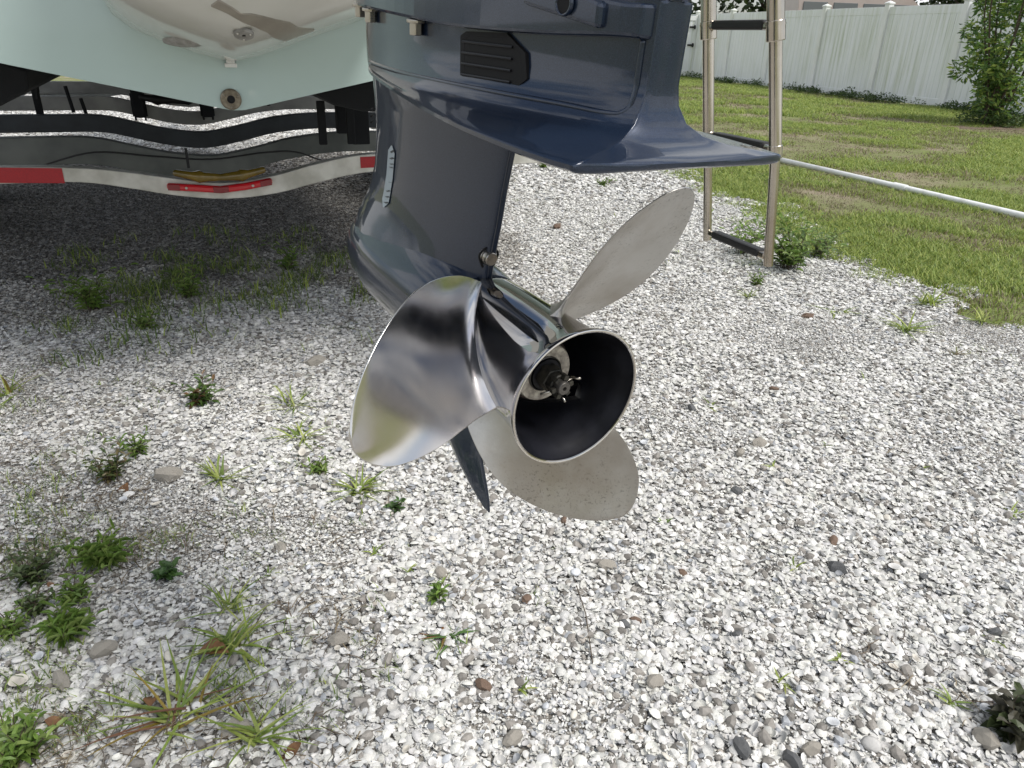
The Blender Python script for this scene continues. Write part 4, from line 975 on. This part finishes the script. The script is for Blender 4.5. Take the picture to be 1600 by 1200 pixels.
leafy_weed(60, 965, 8, .05, .016, 'scraggly weed between the two narrow leaved rosettes at left', [(.10, .15, .05), (.14, .18, .07)], .4, spread=1.0, per=10)
leafy_weed(262, 908, 4, .018, .026, 'small flat weed with broad dark pointed leaves right of the rosette', [(.06, .13, .035), (.08, .16, .04)], .5, spread=1.2, per=6)
leafy_weed(35, 1195, 14, .055, .022, 'fluffy green weed in the bottom left corner', YG, .35, spread=.8, per=12)
leafy_weed(175, 755, 10, .06, .022, 'weedy clump with yellowing tips on shells left of the propeller', [(.14, .18, .05), (.10, .15, .05), (.22, .18, .08)], .3, spread=1.0)
leafy_weed(315, 640, 9, .08, .03, 'weed with reddish leaves left of the bright propeller blade', [(.10, .17, .04), (.12, .20, .05), (.22, .13, .06)], .3, spread=.9)
leafy_weed(685, 945, 4, .030, .020, 'little upright seedling on shells below the skeg', YG, .35, spread=.6, per=6)
leafy_weed(620, 805, 4, .022, .022, 'small dark green seedling just left of the skeg tip', [(.07, .14, .035)], .45, spread=1.0, per=6)
leafy_weed(1575, 1150, 8, .055, .035, 'dark withered weed in the bottom right corner', [(.05, .05, .03), (.08, .075, .05), (.06, .08, .03)], .5, spread=1.0, per=9)
leafy_weed(850, 265, 8, .06, .03, 'tiny weed patch under the antiventilation plate', YG, .35, spread=1.2)
leafy_weed(940, 295, 8, .07, .03, 'low weed on bright shells above the upper blade', YG, .35, spread=1.3)
grass_weed(360, 1020, 26, .10, 'spiky grass tuft with a dead brown leaf in the lower left', GREEN, .0030, up=1.0)
grass_weed(280, 1130, 22, .12, 'sprawling grass tuft with long yellow and green blades, bottom left', GREEN+[(.34, .25, .05), (.20, .10, .06)], .0032, up=.45)
grass_weed(400, 1160, 14, .09, 'thin grass tuft right of the sprawling one at the bottom', GREEN+[(.26, .20, .08)], .0028, up=.8)
grass_weed(360, 955, 14, .07, 'tall thin grass shoots above the dead brown leaf', GREEN, .0022, up=1.1)
grass_weed(470, 690, 26, .08, 'low grass clump right beside the bright blade, on its left', GREEN, .0028, up=.7)
grass_weed(455, 640, 22, .10, 'wiry grass tuft with tall seed stalks left of the blade', GREEN, .0022, up=1.1)
grass_weed(345, 755, 18, .07, 'grass tuft in the shells between two grey stones', GREEN, .0028, up=.9)
grass_weed(560, 775, 30, .075, 'green grass clump below the bright propeller blade', GREEN, .0030, up=.8)
grass_weed(700, 1000, 9, .045, 'tiny plant with three flat blades and curled brown bits', [(.10, .19, .05), (.26, .13, .05)], .0040, up=.35)
grass_weed(1450, 480, 22, .13, 'largest grass tuft at the gravel edge on the right', GREEN, .0042, up=1.0)
grass_weed(1415, 520, 22, .12, 'spread out grass tuft just below the largest one on the right', GREEN, .0042, up=.6)
grass_weed(1490, 560, 9, .06, 'small curled brown weed on the right shells', DRY, .003, up=.8)
grass_weed(1530, 505, 22, .09, 'grass tuft at the lawn edge, furthest right', GREEN, .0036, up=.7)
grass_weed(1305, 490, 12, .09, 'dark flat weed below the bushy ladder weed', GREEN[:2], .005, up=.3)
grass_weed(1170, 468, 20, .07, 'feathery bright tuft below the ladder foot', GREEN, .003, up=.8)
grass_weed(1240, 895, 5, .035, 'three bladed grass sprout in the right middle shells', GREEN, .0025, up=.8)
grass_weed(1480, 1105, 5, .035, 'three bladed sprout beside the withered corner weed', GREEN, .0025, up=.8)
grass_weed(1310, 1040, 6, .03, 'pair of short sprouts on the lower right shells', GREEN, .0022, up=.6)
grass_weed(1040, 825, 6, .025, 'tiny yellow green sprout beside the tip of the lower blade', YG, .0030, up=.5)
grass_weed(1585, 810, 7, .04, 'short sprout at the right edge of the picture', GREEN, .0028, up=.8)
grass_weed(20, 620, 14, .12, 'tall grass stalks with a yellow blade at the left edge', GREEN+[(.40, .30, .07), (.18, .09, .05)], .0035, up=1.2)
for px, py, lb2 in [(1205, 735, 'tiny sprout right of the exhaust ring, level with its lower edge'), (1220, 1075, 'tiny sprout near the bottom, left of the withered corner weed'), (815, 1085, 'tiny pale sprout at the bottom centre of the shells'),
        (1555, 1010, 'tiny sprout beside the dark oval pebble at the right edge'), (1350, 600, 'tiny sprout in the middle of the bright right hand shells'), (1110, 640, 'tiny sprout close to the right of the exhaust ring'),
        (1440, 740, 'tiny sprout far right, below the curled brown weed'), (1290, 700, 'tiny sprout amid plain shells between ring and right edge'), (640, 900, 'tiny sprout left of the upright seedling'),
        (585, 870, 'tiny sprout below the green clump under the bright blade'), (420, 905, 'tiny sprout above the tall thin grass shoots'), (1130, 430, 'tiny sprout left of the ladder foot on bright shells'),
        (1060, 400, 'tiny sprout just right of the upper propeller blade'), (960, 340, 'tiny sprout just left of the upper propeller blade'), (520, 520, 'tiny sprout in shade beside the gearcase nose')]:
    grass_weed(px, py, 6, .03 if py > 650 else .05, lb2, GREEN, .0020, 'tiny sprouts in the shells', up=.8)
# scattered sparse weeds in the shade under the boat
pts = []; rots = []; scls = []; idx = []
for i in range(520):
    px = rng.uniform(90, 600); py = rng.normal(440, 38)+(30 if px < 250 else 0)
    if fbm(px*.01, py*.02, 1.3, 3, 4) < -.05: continue
    p = spot(px, max(365, py)); s = rng.uniform(.4, 1.0); pts.append((p.x, p.y, .004)); rots.append((0, 0, rng.uniform(0, 6.28))); scls.append((s, s, s*1.3)); idx.append(rng.integers(0, 3))
for i in range(150):
    px = rng.uniform(800, 1250); py = rng.uniform(262, 420); q = fbm(px*.02, py*.04, 1, 3, 14)
    if q < .15: continue
    p = spot(px, py); s = rng.uniform(.25, .6); pts.append((p.x, p.y, .004)); rots.append((0, 0, rng.uniform(0, 6.28))); scls.append((s, s, s)); idx.append(rng.integers(0, 3))
for i in range(900):
    px = abs(rng.normal(60, 300)); py = rng.uniform(430, 1180)
    p = spot(px, py)
    if fbm(p.x, p.y, 3.5, 3, 41) < .08: continue
    s = rng.uniform(.15, .42); pts.append((p.x, p.y, .006)); rots.append((0, 0, rng.uniform(0, 6.28))); scls.append((s, s, s*1.1)); idx.append(rng.integers(0, 3))
SPT = [grass_tile(15, .11, .025, .075, GREEN+[(.12, .19, .05)], .0026) for _ in range(3)]
gn_scatter('sparse_weeds', pts, rots, scls, idx, SPT, 'sparse low green weeds coming up through the shells in the boat shade', 'weeds')
# straw and root debris among the shells at the left
DT = []
for _ in range(3):
    V = []; Fc = []; Cc = []
    for k in range(14):
        x, y, d, l, w_ = rng.uniform(-.06, .06), rng.uniform(-.06, .06), rng.uniform(0, 6.28), rng.uniform(.012, .05), rng.uniform(.0004, .0011); n0 = len(V); bd = rng.uniform(-.5, .5)
        for q in (0, .5, 1):
            cx, cy = x+cos(d+bd*q)*l*q, y+sin(d+bd*q)*l*q; zz = rng.uniform(.004, .011)
            V += [(cx-sin(d)*w_, cy+cos(d)*w_, zz), (cx+sin(d)*w_, cy-cos(d)*w_, zz)]
        Fc += [(n0, n0+1, n0+3, n0+2), (n0+2, n0+3, n0+5, n0+4)]; c = [(.20, .15, .10), (.12, .09, .06), (.34, .28, .19), (.09, .065, .045)][k % 4]; Cc += [(*c, 1)]*6
    DT.append(mesh('d', V, Fc, MAT['blade_g'], cols=Cc, link=False))
pts = []; rots = []; scls = []; idx = []
for i in range(300):
    px = rng.uniform(0, 1600) if i % 4 == 0 else abs(rng.normal(120, 260)); py = rng.uniform(420, 1200); p = spot(px, py)
    if fbm(p.x, p.y, 3.0, 3, 31) < .02: continue
    pts.append((p.x, p.y, .010)); rots.append((0, 0, rng.uniform(0, 6.28))); scls.append((1, 1, 1)); idx.append(rng.integers(0, 3))
gn_scatter('straw_debris', pts, rots, scls, idx, DT, 'thin brown straw and rootlets lying on the shells', 'straw')
# dead leaves and twigs
def dead_leaf(px, py, s, label, k):
    p = spot(px, py); V = []; F_ = []
    for i in range(7):
        q = i/6; w = s*.34*sin(pi*min(.98, q*.94+.04)); z = .014+.25*s*sin(q*3+k)
        V += [(s*(q-.5), w, z+.18*w*(1+sin(k))), (s*(q-.5), 0, z-.10*w), (s*(q-.5), -w, z+.2*w)]
    for i in range(6): F_ += [(3*i, 3*i+3, 3*i+4, 3*i+1), (3*i+1, 3*i+4, 3*i+5, 3*i+2)]
    V += [(v[0], v[1], v[2]-.0008) for v in V]; F_ += [tuple(j+21 for j in f[::-1]) for f in F_]
    o = mesh('dead_leaf', V, F_, MAT['dead_leaf'], smooth=True); o.location = (p.x, p.y, 0); o.rotation_euler = (0, 0, k*1.9); tag(o, label, 'leaf', 'dead brown leaves on the shells')
dead_leaf(335, 1030, .055, 'largest curled brown leaf, among the spiky grass blades', 0)
dead_leaf(240, 1105, .035, 'narrow brown leaf lying under the sprawling grass tuft', 1)
dead_leaf(455, 1185, .035, 'flat tan leaf at the bottom left of the middle', 2)
dead_leaf(85, 925, .035, 'dark brown leaf by the tangled weed clump at left', 3)
dead_leaf(190, 775, .05, 'brown leaf in the yellowing weedy clump', 4)
dead_leaf(90, 1140, .03, 'small brown leaf above the corner weed at bottom left', 5)
for k, (pa, pb, lab_) in enumerate([((895, 910), (925, 1045), 'thin bent dark twig standing on shells right of centre'), ((1062, 1150), (1075, 1200), 'short straw coloured stick at the bottom edge')]):
    a, b_ = spot(*pa), spot(*pb); mid = (a+b_)/2
    o = MB().tube([(a.x, a.y, .016), (mid.x+.006, mid.y, .022), (b_.x, b_.y, .014)], .0011 if k == 0 else .0025, 6).build('twig', MAT['stem'] if k == 0 else MAT['alu']); tag(o, lab_, 'twig')
